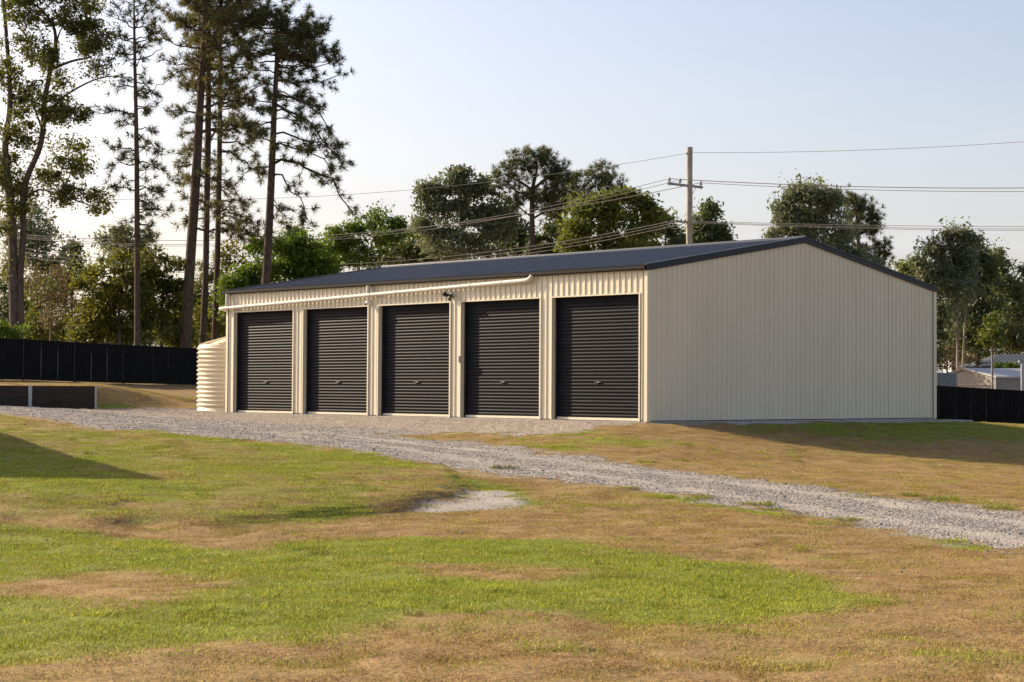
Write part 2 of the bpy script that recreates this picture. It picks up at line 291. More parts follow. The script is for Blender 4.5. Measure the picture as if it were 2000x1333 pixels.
def masks(x, y):
    jit = (fbm(x * 1.3, y * 1.3, 21, 4) - .5)
    sd = sdist(x, y, drive_poly); jf = fbm(x * 4.5, y * 4.5, 29, 3) - .5; gravel = sm(-.30, .30, sd + jit * 1.3 + jf * .8)
    gr = .12 + .5 * np.clip(fbm(x * .23, y * .23, 33, 3) - .46, 0, 1) * 1.2
    gr = np.maximum(gr, (.44 + .7 * np.clip(fbm(x * .55, y * .55, 13, 3) - .42, 0, 1)) * sm(-.5, 1.5, sdist(x, y, MOUND) + jit * 3))
    for pl, g, s in GP: gr = np.maximum(gr, g * sm(-s, s, sdist(x, y, pl) + jit * 2.2 * s))
    for pl, s in BP: gr = gr * (1 - .92 * sm(-s, s, sdist(x, y, pl) + jit * 2.2 * s))
    fr = np.exp(-((sd + .33) / .22) ** 2) * sm(.5, .66, fbm(x * .7, y * .7, 55, 3)); gr = np.maximum(gr, fr * .95)
    di = 0
    for i, (pl, s) in enumerate(DP): di = np.maximum(di, (1. if i == 0 else .55) * sm(-s, s, sdist(x, y, pl) + jit * 2.6 * s))
    di = np.maximum(di, np.exp(-((sd + .12) / .22) ** 2) * .65 * sm(.35, .6, fbm(x * .5, y * .5, 71, 2)))
    ld = line_dist(x, y, mid_drive); tr = np.exp(-((ld - .80) / .36) ** 2) * gravel * sm(-.2, .5, sd) * (.75 + .5 * fbm(x * .8, y * .8, 41, 2))
    di = np.maximum(di * (1 - gravel), tr * .85)
    app = sm(.0, 1.6, (-((x - C0[0]) * S[0] + (y - C0[1]) * S[1])) * -1 + 4.6) * gravel   # close to the shed front: browner fill
    return gravel, np.clip(gr, 0, 1), np.clip(di, 0, 1), app
def axis(fine, coarse): return np.array(sorted(set(np.round(np.concatenate([fine, coarse]), 4))))
xs = axis(np.arange(-17, 17.01, .14), np.concatenate([-np.geomspace(17, 2500, 46), np.geomspace(17, 2500, 46)]))
ys = axis(np.concatenate([np.arange(8.6, 30, .13), np.arange(30, 62, .2), np.arange(62, 100, .5)]), np.concatenate([np.geomspace(100, 3200, 40), 8.6 - np.geomspace(.4, 800, 30)]))
GX, GY = np.meshgrid(xs, ys); GZ = height(GX, GY); mg, mgr, mdi, mapp = masks(GX, GY)
V = np.stack([GX, GY, GZ], -1).reshape(-1, 3); nx, ny = len(xs), len(ys)
I = np.arange(nx * ny).reshape(ny, nx); Q = np.stack([I[:-1, :-1], I[:-1, 1:], I[1:, 1:], I[1:, :-1]], -1).reshape(-1, 4)
MC = np.stack([mg, mgr, mdi, mapp], -1).reshape(-1, 4)
def ground_material():
    m = D.materials.new('lawn_and_gravel'); m.use_nodes = True; b = m.node_tree.nodes['Principled BSDF']; b.inputs['Roughness'].default_value = .95; b.inputs['Specular IOR Level'].default_value = .15
    at = N(m, 'Attribute'); at.attribute_name = 'mask'; sp = N(m, 'SeparateColor'); LK(m, at.outputs['Color'], sp.inputs[0])
    geo = N(m, 'NewGeometry')
    def noise(scale, det=4, rough=.6):
        n = N(m, 'TexNoise'); n.inputs['Scale'].default_value = scale; n.inputs['Detail'].default_value = det; n.inputs['Roughness'].default_value = rough; LK(m, geo.outputs['Position'], n.inputs['Vector']); return n.outputs['Fac']
    def math_(op, a, b_=None, c=None):
        n = N(m, 'Math'); n.operation = op
        for i, v in enumerate((a, b_, c)):
            if v is None: continue
            if hasattr(v, 'links'): LK(m, v, n.inputs[i])
            else: n.inputs[i].default_value = v
        return n.outputs[0]
    def ramp(f, stops):
        r = N(m, 'ValToRGB'); e = r.color_ramp.elements
        while len(e) < len(stops): e.new(.5)
        for i, (p, c) in enumerate(stops): e[i].position = p; e[i].color = (*c, 1)
        LK(m, f, r.inputs[0]); return r.outputs[0]
    def mix(f, a, c):
        n = N(m, 'MixRGB'); LK(m, f, n.inputs[0]); LK(m, a, n.inputs[1]); LK(m, c, n.inputs[2]); return n.outputs[0]
    def step(f, lo, hi):
        n = N(m, 'MapRange'); n.interpolation_type = 'SMOOTHSTEP'; LK(m, f, n.inputs[0]); n.inputs[1].default_value = lo; n.inputs[2].default_value = hi; return n.outputs[0]
    n_f = noise(22, 3); n_m = noise(3.5, 4); n_l = noise(.5, 3); n_s = noise(60, 2)
    dry = ramp(math_('ADD', math_('MULTIPLY', n_f, .55), math_('MULTIPLY', n_m, .45)), [(.3, (.11, .072, .030)), (.5, (.25, .165, .070)), (.7, (.37, .255, .112))])
    grn = ramp(math_('ADD', math_('MULTIPLY', n_f, .6), math_('MULTIPLY', n_m, .4)), [(.3, (.055, .072, .010)), (.5, (.155, .175, .026)), (.7, (.25, .26, .045))])
    gm = step(math_('ADD', sp.outputs[1], math_('MULTIPLY', math_('SUBTRACT', n_m, .5), .9)), .15, .75)
    grass = mix(gm, dry, grn)
    soil = ramp(math_('ADD', math_('MULTIPLY', n_s, .5), math_('MULTIPLY', n_m, .5)), [(.3, (.23, .205, .175)), (.55, (.365, .33, .285)), (.75, (.46, .42, .365))])
    vor = N(m, 'TexVoronoi'); vor.inputs['Scale'].default_value = 30; LK(m, geo.outputs['Position'], vor.inputs['Vector'])
    vs = N(m, 'SeparateColor'); LK(m, vor.outputs['Color'], vs.inputs[0])
    grey = ramp(vs.outputs[0], [(.0, (.12, .112, .105)), (.35, (.24, .215, .19)), (.7, (.34, .305, .265)), (1., (.45, .405, .35))])
    brown = ramp(vs.outputs[0], [(.0, (.12, .102, .086)), (.4, (.27, .225, .18)), (.75, (.38, .32, .26)), (1., (.48, .42, .355))])
    grav = mix(step(math_('ADD', at.outputs['Alpha'], math_('MULTIPLY', math_('SUBTRACT', n_m, .5), .5)), .3, .8), grey, brown)
    grav = mix(step(math_('ADD', sp.outputs[2], math_('MULTIPLY', math_('SUBTRACT', n_m, .5), .9)), .25, .95), grav, soil)
    dm = step(math_('ADD', sp.outputs[2], math_('MULTIPLY', math_('SUBTRACT', n_f, .5), .9)), .3, .7)
    g2 = mix(dm, grass, soil)
    vm = step(math_('ADD', sp.outputs[0], math_('MULTIPLY', math_('SUBTRACT', n_f, .5), .8)), .35, .65)
    LK(m, mix(vm, g2, grav), b.inputs['Base Color'])
    hh = math_('ADD', math_('MULTIPLY', n_f, .6), math_('MULTIPLY', math_('MULTIPLY', math_('SUBTRACT', 1., vor.outputs['Distance']), vm), .5))
    bp = N(m, 'Bump'); bp.inputs['Strength'].default_value = .8; bp.inputs['Distance'].default_value = .035; LK(m, hh, bp.inputs['Height']); LK(m, bp.outputs[0], b.inputs['Normal'])
    return m
M['ground'] = ground_material()
def sheet(name, V, Q, MCv):
    me = np_mesh(name, V, Q, M['ground'], None, True)
    a = me.attributes.new('mask', 'FLOAT_COLOR', 'POINT'); a.data.foreach_set('color', MCv.astype(np.float32).ravel())
    return obj(name, me)
tag(sheet('ground', V, Q, MC), kind='structure')
sel = MC[Q, 0].mean(1) > .5; Qd = Q[sel]; used, inv = np.unique(Qd, return_inverse=True)
Vd = V[used].copy(); Vd[:, 2] += .004
tag(sheet('gravel_drive', Vd, inv.reshape(-1, 4), MC[used]), kind='structure')
def gz(x, y): return float(height(np.array([x]), np.array([y]))[0])

# ------------------------------------------------------------------ the storage shed (local: x = 0 near corner, -x to the left end, y into the depth)
shed = empty('storage_shed', tuple(C0), -TH)
tag(shed, 'large cream steel shed with five black roller doors and dark slate gable roof', 'shed')
PIT = .1905
def prof_h(a):          # rib profile height at running distance a
    t = (a / PIT) % 1.0
    return .023 * np.clip(np.minimum((t - .60) / .08, (.94 - t) / .08), 0, 1)
def breaks(a0, a1):
    k = [a0, a1]
    for i in range(int(a0 / PIT) - 1, int(a1 / PIT) + 2):
        for f in (.60, .68, .86, .94):
            v = (i + f) * PIT
            if a0 + .004 < v < a1 - .004: k.append(v)
    return sorted(k)
def rib_sheet(a0, a1, place, z0, ztop, extra=()):
    ks = sorted(breaks(a0, a1) + [e for e in extra if a0 < e < a1]); mb = MB(); vs = []
    for a in ks:
        h = float(prof_h(a)); vs += [place(a, h, z0), place(a, h, ztop(a))]
    mb.add(vs, [(2 * i, 2 * i + 2, 2 * i + 3, 2 * i + 1) for i in range(len(ks) - 1)]); return mb
SLOPE = .167; EAVE = 3.66
rz_ = lambda y: EAVE + SLOPE * min(y, WID - y)
n_s = 16; wsh = WID / n_s
for i in range(n_s):            # gable cladding, right end (in shade)
    rib_sheet(i * wsh, (i + 1) * wsh - .002, lambda a, h, z, i=i: (.006 + h + .0015 * (i % 2), a, z), .02, lambda a: rz_(a) - .01, (WID / 2,)).build('cladding_sheet', M['cream'], shed)
ws_ = MB()
for i in range(int(WID / PIT)):
    for zz in (.16, 1.35, 2.55): ws_.box(.0085, .013, (i + .3) * PIT - .007, (i + .3) * PIT + .007, zz - .007, zz + .007)
tag(ws_.build('wall_screws', M['galv'], shed), kind='stuff')
rib_sheet(0, WID, lambda a, h, z: (-LEN - .006 - h, a, z), .02, lambda a: rz_(a) - .01, (WID / 2,)).build('end_wall', M['cream'], shed)
rib_sheet(0, LEN, lambda a, h, z: (-a, WID + .006 + h, z), .02, lambda a: EAVE - .02).build('back_wall', M['cream'], shed)
doors = [(.235, 3.16), (3.60, 6.55), (7.00, 9.95), (10.43, 13.37), (13.88, 16.85)]; DH = 3.06; REC = .13
fp = lambda a, h, z: (-a, -.006 - h, z)
edges = [0.06] + [e for d in doors for e in d] + [LEN - .06]
for i in range(6):              # pillars between the doors
    a0, a1 = edges[2 * i], edges[2 * i + 1]
    a0 += .012 if i else 0; a1 -= .012 if i < 5 else 0
    if a1 - a0 > .1: rib_sheet(a0, a1, fp, .02, lambda a: EAVE - .03).build('pillar_sheet', M['cream'], shed)
for d in doors:                 # cladding above the doors
    for k in range(4):
        a0 = d[0] - .012 + (d[1] - d[0] + .024) * k / 4; a1 = d[0] - .012 + (d[1] - d[0] + .024) * (k + 1) / 4
        rib_sheet(a0, a1 - .002, fp, DH + .035, lambda a: EAVE - .03).build('header_sheet', M['cream'], shed)
wv = []
nr = 35; zz0 = .075
for k in range(nr):
    for t, h in ((0, 0), (.12, .003), (.25, .0095), (.38, .0125), (.52, .0125), (.65, .0095), (.78, .003), (.9, 0)):
        wv.append((zz0 + (k + t) * (DH - zz0) / nr, h))
wv.append((DH + .05, 0))
for i, d in enumerate(doors):
    xc = -(d[0] + d[1]) / 2; hw = (d[1] - d[0]) / 2
    mb = MB(); vs = []
    for z, h in wv: vs += [(xc - hw + .03, REC - h, z), (xc + hw - .03, REC - h, z)]
    mb.add(vs, [(2 * k, 2 * k + 1, 2 * k + 3, 2 * k + 2) for k in range(len(wv) - 1)], True)
    ro = mb.build('roller_door', M['door'], shed)
    MB().box(xc - hw + .03, xc + hw - .03, REC - .03, REC + .02, .012, .072).build('bottom_rail', M['cream'], ro)
    for sgn in (-1, 1):
        x0 = xc + sgn * (hw - .055); MB().box(min(x0, x0 + sgn * .05), max(x0, x0 + sgn * .05), REC - .045, REC + .03, .0, DH).build('guide', M['black'], ro)
    hd = MB().box(xc - .10, xc + .10, REC - .030, REC - .012, .930, .955); hd.tube([(xc - .09, REC - .028, .942), (xc - .09, REC - .045, .942), (xc - .03, REC - .045, .942)], .007, 6)
    ho = hd.build('handle', M['black'], ro)
    MB().box(xc - .02, xc + .03, REC - .036, REC - .0305, .933, .953).build('lock_plate', M['alu'], ro)
    # jamb flashings: thin angles returning into the opening
    for sgn in (-1, 1):
        xe = xc + sgn * hw; mb = MB()
        mb.box(min(xe, xe + sgn * .045), max(xe, xe + sgn * .045), -.043, -.037, .0, DH + .03)
        mb.box(min(xe, xe + sgn * .004), max(xe, xe + sgn * .004), -.037, REC + .05, .0, DH + .03)
        mb.build('door_jamb', M['cream'], shed)
    MB().box(xc - hw + .001, xc + hw - .001, -.045, REC + .05, DH, DH + .030).build('door_head', M['cream'], shed)
    MB().box(xc - hw - .08, xc + hw + .08, REC + .08, REC + .12, -.02, EAVE - .2).build('door_backing', M['black'], shed)
for (xa, xb, ya, yb) in ((-.055, .045, -.047, -.041), (.039, .045, -.041, .10), (-LEN - .045, -LEN + .055, -.047, -.041), (-LEN - .045, -LEN - .039, -.041, .1), (.0385, .0445, WID - .10, WID + .05)):
    MB().box(xa, xb, ya, yb, .0, EAVE - .02).build('corner_flashing', M['cream'], shed)
MB().box(-LEN - .02, .03, -.03, WID + .02, -.12, .0).build('slab', M['concrete'], shed)
MB().box(.10, .70, .5, WID + .9, -.25, -.045).build('path_strip', M['concrete'], shed)
# roof sheets
ang = math.atan(SLOPE); nro = 23; wr = (LEN + .1) / nro; RID = EAVE + .075 + SLOPE * (WID / 2 + .0)
for side in (0, 1):
    for i in range(nro):
        a0 = -.05 + i * wr; ks = breaks(a0 + 2, a0 + 2 + wr - .003); mb = MB(); vs = []
        for a in ks:
            h = float(prof_h(a)) + .001 * (i % 2)
            for yy in (-.07, 1.5, 3.1, 4.6, WID / 2 - .01):
                y_ = yy if side == 0 else WID - yy
                vs.append((-(a - 2), y_, EAVE + .075 + SLOPE * yy + h))
        nf = 5
        mb.add(vs, [(nf * k + j, nf * k + nf + j, nf * k + nf + j + 1, nf * k + j + 1) for k in range(len(ks) - 1) for j in range(4)])
        mb.build('roof_sheet', M['roof'], shed)
sc_ = MB()
for i in range(int((LEN) / PIT)):
    x = -(i + .77) * PIT
    for yy in np.linspace(.25, 5.9, 6):
        z = EAVE + .075 + SLOPE * yy + .0295; sc_.box(x - .007, x + .007, yy - .007, yy + .007, z, z + .005)
tag(sc_.build('roof_screws', M['roof'], shed), kind='stuff')
rc = MB()
for s_ in (-1, 1):
    yb = WID / 2 + s_ * .19
    vs = [(.06, WID / 2, RID + .050), (-LEN - .06, WID / 2, RID + .050), (-LEN - .06, yb, RID + .040 - SLOPE * .19), (.06, yb, RID + .040 - SLOPE * .19), (.06, yb, RID + .012 - SLOPE * .19), (-LEN - .06, yb, RID + .012 - SLOPE * .19)]
    rc.add(vs, [(0, 1, 2, 3), (3, 2, 5, 4)])
rc.tube([(.06, WID / 2, RID + .052), (-LEN - .06, WID / 2, RID + .052)], .02, 10)
rc.build('ridge_capping', M['capping'], shed)
for xs_, sg in ((.05, 1), (-LEN - .05, -1)):
    for side in (0, 1):
        mb = MB(); Y = lambda yy: yy if side == 0 else WID - yy
        z = lambda yy: EAVE + SLOPE * yy
        a, b_ = -.09, WID / 2 - .001
        pr = [(0, .118), (-.14, .118), (-.14, .112), (-.006, .112), (-.006, -.02), (0, -.02), (.0, .045), (.012, .045), (.012, .118)]
        prf = [(-.13, .120), (.022, .120), (.022, .060), (.010, .056), (.010, -.045), (-.012, -.045)]
        vs = []
        for yy in (a, b_):
            for dx, dz in prf: vs.append((xs_ + sg * dx, Y(yy), z(yy) + dz))
        n = len(prf)
        mb.add(vs, [(k, k + 1, n + k + 1, n + k) for k in range(n - 1)]); mb.add([vs[k] for k in range(n)], [tuple(range(n))])
        mb.build('barge_capping', M['trim'], shed)
for side in (0, 1):
    Y = (lambda q: q) if side == 0 else (lambda q: WID - q)
    prf = [(-.035, 3.735), (-.035, 3.64), (-.05, 3.625), (-.125, 3.625), (-.145, 3.65), (-.145, 3.735), (-.152, 3.742), (-.138, 3.742), (-.135, 3.66), (-.055, 3.64)]
    vs = [(x, Y(q), z) for x in (.035, -LEN - .17) for q, z in prf]; n = len(prf); mb = MB()
    mb.add(vs, [(k, k + 1, n + k + 1, n + k) for k in range(n - 1)])
    for o_ in (0, n): mb.add([vs[o_ + k] for k in range(6)], [tuple(range(6))])
    mb.build('gutter', M['gutter'], shed)
# pvc drain pipe along the front
def pz(s_): return 3.19 + (17.4 - s_) * (3.525 - 3.19) / (17.4 - 3.9)
PY = -.125; R_ = .057
def pp(s_): return (-s_, PY, pz(s_))
path = [pp(17.25), pp(12), pp(8), pp(4.05), (-3.93, PY, pz(3.93) + .012), (-3.85, PY, pz(3.85) + .055), (-3.82, PY, 3.60), (-3.82, PY + .02, 3.64)]
dp = MB().tube(path, R_, 14).build('drain_pipe', M['pvc'], shed)
MB().tube([pp(17.2), pp(17.38), (-17.47, PY + .03, pz(17.4)), (-17.52, PY + .12, pz(17.4)), (-17.53, .3, 3.14), (-17.55, .9, 3.10), (-17.6, 1.0, 3.03), (-17.62, 1.02, 2.3)], R_ * 1.02, 14).build('tank_elbow', M['pvc'], dp)
for s_ in (16.1, 14.6, 13.1, 11.5, 9.1, 7.6, 6.1, 4.9):
    MB().tube([pp(s_ - .035), pp(s_ + .035)], R_ * 1.13, 14).build('coupling', M['pvc'], dp)
for s_ in (10.3, 17.08):
    MB().tube([(-s_, PY, pz(s_)), (-s_, PY, 3.632)], R_ * .98, 14).build('riser', M['pvc'], dp)
    MB().tube([pp(s_ - .11), pp(s_ + .11)], R_ * 1.16, 14).build('tee_joint', M['pvc'], dp)
def shed_pt(x, y, z): return tuple(C0 - T * x + S * y + np.array([0, 0, z]))
# security camera, flood light, switch box
sc = empty('security_camera', shed_pt(-10.34, -.036, 3.15), -TH); tag(sc, 'small white dome security camera under the pipe joint between second and third doors', 'camera')
MB().lathe([(.0, 0), (.065, 0), (.065, .035), (.055, .05)], 18).build('mount', M['white'], sc).rotation_euler = (math.pi / 2, 0, 0)
b_ = MB().lathe([(.012, -.07), (.045, -.058), (.066, -.03), (.07, 0), (.062, .035), (.04, .055)], 18).build('housing', M['white'], sc); b_.location = (0, -.075, 0); b_.rotation_euler = (math.radians(-65), 0, math.radians(-25))
l_ = MB().lathe([(.0, 0), (.04, 0), (.034, .02), (.015, .032)], 16).build('lens', M['black'], sc); l_.location = (-.03, -.125, -.035); l_.rotation_euler = (math.radians(70), 0, math.radians(-25))
fl = empty('flood_light', shed_pt(-6.93, -.036, 3.23), -TH); tag(fl, 'black twin head sensor flood light above pillar between third and fourth doors', 'light')
MB().lathe([(0, 0), (.055, 0), (.055, .03), (.03, .05)], 14).build('base', M['black'], fl).rotation_euler = (math.pi / 2, 0, 0)
for sx in (-1, 1):
    h_ = MB().lathe([(.03, -.07), (.045, -.05), (.05, .0), (.062, .06), (.066, .085), (.05, .085), (.045, .07)], 16).build('lamp_head', M['black'], fl); h_.location = (sx * .10, -.11, .035); h_.rotation_euler = (math.radians(62), 0, math.radians(sx * 38))
    g_ = MB().lathe([(0, .0), (.05, 0), (.05, .006)], 16).build('lens', M['white'], h_); g_.location = (0, 0, .074)
    MB().tube([(0, -.04, 0), (sx * .05, -.07, .02), (sx * .09, -.10, .03)], .016, 8).build('arm', M['black'], fl)
se = MB().lathe([(0, -.06), (.03, -.05), (.036, 0), (.025, .03)], 14).build('sensor', M['black'], fl); se.location = (0, -.07, -.075)
bx = empty('switch_box', shed_pt(-6.595, -.045, 1.46), -TH); tag(bx, 'small grey switch box on the pillar left of fourth door', 'box')
MB().box(-.03, .03, -.035, 0, 0, .17).build('case', M['galv'], bx); MB().box(-.02, .02, -.042, -.0355, .06, .14).build('cover', M['alu'], bx)

# ------------------------------------------------------------------ rain water tank
cor = C0 + T * LEN; tc = cor + T * 1.72 + S * 1.74; TR = 1.40; tz = gz(tc[0], tc[1] - 1) + .0
tank = empty('water_tank', (tc[0], tc[1], tz)); tag(tank, 'round cream ribbed rainwater tank at the left end of the shed', 'tank')
pf = [(TR, -.1), (TR, .14)]; nb = 14; hb = (2.08 - .14) / nb
for k in range(nb):
    z0 = .14 + k * hb
    for t, r in ((.06, -.028), (.30, -.03), (.42, -.006), (.55, .016), (.75, .020), (.9, .008), (1., -.02)): pf.append((TR + r, z0 + t * hb))
pf += [(TR - .01, 2.10), (TR - .05, 2.15)]
MB().lathe(pf, 56, cap=False).build('tank_wall', M['tank'], tank)
rfz = MB().lathe([(TR - .03, 2.13), (TR * .75, 2.25), (TR * .5, 2.36), (TR * .2, 2.46), (.01, 2.48)], 56, cap=False).build('tank_roof', M['tank'], tank)
for k in range(12):
    t = 2 * math.pi * (k + .3) / 12; c_, s_ = math.cos(t), math.sin(t)
    MB().obox((c_ * (TR - .06), s_ * (TR - .06), 2.165), (c_ * .35, s_ * .35, 2.445), .05, .035).build('roof_rib', M['tank'], rfz)

# ------------------------------------------------------------------ fences
def fence(name, label, A, B, npan, hgt, sheets=3):
    A = np.array(A, float); B = np.array(B, float); root = empty(name, (A[0], A[1], gz(A[0], A[1]))); tag(root, label, 'fence')
    o = np.array(root.location); d = (B - A); L = np.linalg.norm(d); d /= L; nr_ = np.array([d[1], -d[0]]); pw = L / npan
    if nr_[1] > 0: nr_ = -nr_
    def pt(a, off, z): q = A + d * a + nr_ * off; return (q[0] - o[0], q[1] - o[1], z - o[2])
    gzs = height(A[0] + d[0] * np.arange(npan + 1) * pw, A[1] + d[1] * np.arange(npan + 1) * pw, False)
    g = lambda a: float(np.interp(a, np.arange(npan + 1) * pw, gzs))
    for i in range(npan + 1):
        a = i * pw; mb = MB(); vs = [pt(a + x, y, g(a) + z) for z in (-.2, hgt + .03) for x, y in ((-.025, -.03), (.025, -.03), (.025, .045), (-.025, .045))]
        mb.add(vs, [(0, 3, 2, 1), (4, 5, 6, 7), (0, 1, 5, 4), (1, 2, 6, 5), (2, 3, 7, 6), (3, 0, 4, 7)]); mb.build('post', M['fence'], root)
    for i in range(npan):
        a0, a1 = i * pw + .026, (i + 1) * pw - .026
        for z0, z1, nm in ((.02, .09, 'bottom_rail'), (hgt - .05, hgt, 'top_rail')):
            vs = [pt(a, y, g(a) + z) for a in (a0, a1) for y, z in ((-.02, z0), (.03, z0), (.03, z1), (-.02, z1))]
            MB().add(vs, [(0, 1, 2, 3), (7, 6, 5, 4), (0, 4, 5, 1), (1, 5, 6, 2), (2, 6, 7, 3), (3, 7, 4, 0)]).build(nm, M['fence'], root)
        for k in range(sheets):
            b0 = a0 + (a1 - a0) * k / sheets; b1 = a0 + (a1 - a0) * (k + 1) / sheets - .002; n = 5; w = (b1 - b0) / n; mb = MB(); vs = []; ks = []
            for j in range(n):
                for f_, h_ in ((0, -.012), (.34, -.012), (.5, .02), (.84, .02)): ks.append((b0 + (j + f_) * w, h_))
            ks.append((b1, -.012))
            for a, h_ in ks: vs += [pt(a, h_, g(a) + .06), pt(a, h_, g(a) + hgt - .02)]
            mb.add(vs, [(2 * q, 2 * q + 2, 2 * q + 3, 2 * q + 1) for q in range(len(ks) - 1)]); mb.build('infill_sheet', M['fence'], root)
    return root
fa = atY(0, 742, 77.2)[:2]; fb = atY(388, 752, 87.5)[:2]; fd = (fb - fa); fl_ = np.linalg.norm(fd); fd /= fl_
f0 = fa + fd * (1.3 - 2.98 * 3); fence('boundary_fence', 'long black steel panel fence below the tall pines, left of the tank', f0, f0 + fd * 2.98 * 9, 9, 1.8)
ra = atY(1835, 820, 93.5)[:2]; rb = atY(2005, 831, 93)[:2]; rd = (rb - ra) / np.linalg.norm(rb - ra)
fence('boundary_fence', 'black steel panel fence at the right, in front of the neighbouring garage', ra - rd * 2.42, ra + rd * 2.42 * 4, 5, 1.82)

# ------------------------------------------------------------------ sleeper retaining wall
rw = empty('retaining_wall', tuple(WALL_L)); tag(rw, 'low black timber sleeper retaining wall with pale steel posts', 'wall')
rw.rotation_euler = (0, 0, math.atan2(wdir[1], wdir[0])); zb = gz(WALL_R[0], WALL_R[1] - .3) - .03 - rw.location.z
pos = [wlen, wlen - 2.02, wlen - 4.04, wlen - 6.06]
for i, p_ in enumerate(pos):
    MB().box(p_ - .055 * (1 if i else .7), p_ + (.055 if i else .02), -.075, .075, zb - .2, zb + .80).build('post', M['galv'], rw)
for i in range(len(pos) - 1):
    x0, x1 = pos[i + 1] + .06, pos[i] - (.06 if i else .042)
    for k in range(3):
        j1, j2 = rnd.uniform(-.008, .008), rnd.uniform(-.008, .008); z0 = zb + k * .262; mb = MB()
        mb.box(x0, x1, -.05 + j1, .05, z0 + .004, z0 + .257)
        mb.build('sleeper', M['sleeper'], rw)

# ------------------------------------------------------------------ utility poles and lines
PYd = 100.
pb = atY(1347, 480, PYd); ptop = atY(1347, 288, PYd); pgz = gz(pb[0], pb[1])
def pole(loc, topz, label, full=True):
    r = empty('utility_pole', (loc[0], loc[1], pgz)); tag(r, label, 'pole'); h = topz - pgz
    zs = np.linspace(-.3, h, 12); MB().tube([(rnd.uniform(-.012, .012), rnd.uniform(-.012, .012), z) for z in zs], [.205 - .04 * max(z, 0) / h + rnd.uniform(-.008, .008) for z in zs], 12).build('post', M['wood_pole'], r)
    return r, h
up_, uh = pole(ptop, ptop[2], 'weathered timber power pole with crossarm rising behind the shed roof')
def loc(px, py, Y=PYd): p = atY(px, py, Y); return (p[0] - up_.location.x, p[1] - up_.location.y, p[2] - up_.location.z)
cl = loc(1303, 358.5, PYd - .9); cr = loc(1372, 366.5, PYd + .5)
MB().obox(cl, cr, .05, .065).build('crossarm', M['crossarm'], up_)
MB().tube([(cl[0] * .2 + cr[0] * .8, -.07, cr[2] - .06), (.12, -.12, cr[2] - .5)], .018, 6).build('brace', M['galv'], up_)
ins = []
for px, py, t in ((1307, 352, .06), (1327.5, 355, .36), (1368, 360.5, .95)):
    b3 = tuple(cl[k] * (1 - t) + cr[k] * t for k in range(3)); ins.append((b3[0], b3[1], b3[2] + .36))
    MB().lathe([(.018, -.16), (.018, .1), (.06, .11), (.105, .14), (.105, .16), (.055, .19), (.055, .21), (.12, .23), (.12, .255), (.05, .29), (.045, .33), (.05, .345), (.02, .36)], 14, b3).build('insulator', M['insul'], up_)
MB().obox(loc(1318, 432, PYd - .6), loc(1362, 437, PYd + .4), .05, .05).build('lower_crossarm', M['crossarm'], up_)
for px in (1322, 1330, 1338, 1356):
    l3 = loc(px, 430 + (px - 1320) * .08, PYd - .3); MB().lathe([(.02, -.08), (.05, -.04), (.07, 0), (.04, .05), (.05, .08), (.02, .11)], 10, l3).build('small_insulator', M['insul'], up_)
MB().box(-.20, -.12, -.1, .0, uh - .42, uh - .30).build('earth_bracket', M['galv'], up_)
def loop(pxs): 
    return [loc(px, py, PYd - .35) for px, py in pxs]
for L_ in ([(1301, 432), (1305, 441), (1313, 447), (1322, 447), (1331, 441), (1335, 433)], [(1352, 448), (1362, 452), (1371, 447), (1378, 437), (1380, 434)], [(1352, 424), (1362, 423), (1369, 428), (1371, 432)]):
    MB().tube(loop(L_), .022, 6).build('jumper_loop', M['wire'], up_)
def solve_wire(p0, Y0, p1, Y1, mid, r=.016, n=40):
    a = atY(*p0, Y0); b = atY(*p1, Y1); best = None
    u = np.linspace(0, 1, 200)
    base = a[None] * (1 - u[:, None]) + b[None] * u[:, None]
    d = base - O; px = 1000 + F * (d @ RV) / (d @ fw); i = np.argmin(abs(px - mid[0])); q = base[i]
    zt = atY(mid[0], mid[1], q[1])[2]; sag = (q[2] - zt) / max(4 * u[i] * (1 - u[i]), 1e-3)
    uu = np.linspace(0, 1, n); P3 = a[None] * (1 - uu[:, None]) + b[None] * uu[:, None]; P3[:, 2] -= sag * 4 * uu * (1 - uu)
    return P3, r
Yl, Yr = 114, 96
wires = [('top earth wire running left from the pole tip', (1343, 299.5), (-420, 330), Yl, (690, 380), .012),
         ('highest of the three crossarm wires, running left from the pole', (1307, 349.5), (-420, 381), Yl, (640, 466), .016),
         ('middle of the three crossarm wires, running left from the pole', (1327.5, 352), (-420, 384), Yl + .7, (640, 470), .016),
         ('lowest of the three crossarm wires, running left from the pole', (1368, 357.5), (-420, 396), Yl + 1.6, (800, 447), .019),
         ('upper of the three low wires left of the pole, above the shed roof', (1320, 430.5), (-420, 379), Yl, (650, 517), .018),
         ('middle of the three low wires left of the pole, above the shed roof', (1330, 433), (-420, 383), Yl + .4, (650, 525), .018),
         ('lowest of the three low wires left of the pole, above the shed roof', (1338, 436.5), (-420, 390), Yl + .8, (700, 531), .018),
         ('top earth wire running right from the pole tip across open sky', (1347, 298.5), (2500, 228), Yr, (1700, 293), .012),
         ('thicker upper crossarm wire running right from the pole', (1307, 349.5), (2500, 352), Yr, (1700, 365.5), .022),
         ('thinner lower crossarm wire running right from the pole', (1368, 357.5), (2500, 360), Yr + 1, (1700, 371.5), .016),
         ('upper of the low wires right of the pole, crossing the right gum trees', (1356, 432), (2500, 436), Yr, (1700, 440.5), .015),
         ('middle of the low wires right of the pole, crossing the right gum trees', (1352, 433.5), (2500, 440), Yr + .4, (1700, 444.5), .015),
         ('lowest of the low wires right of the pole, crossing the right gum trees', (1350, 435), (2500, 443), Yr + .8, (1700, 447), .013)]
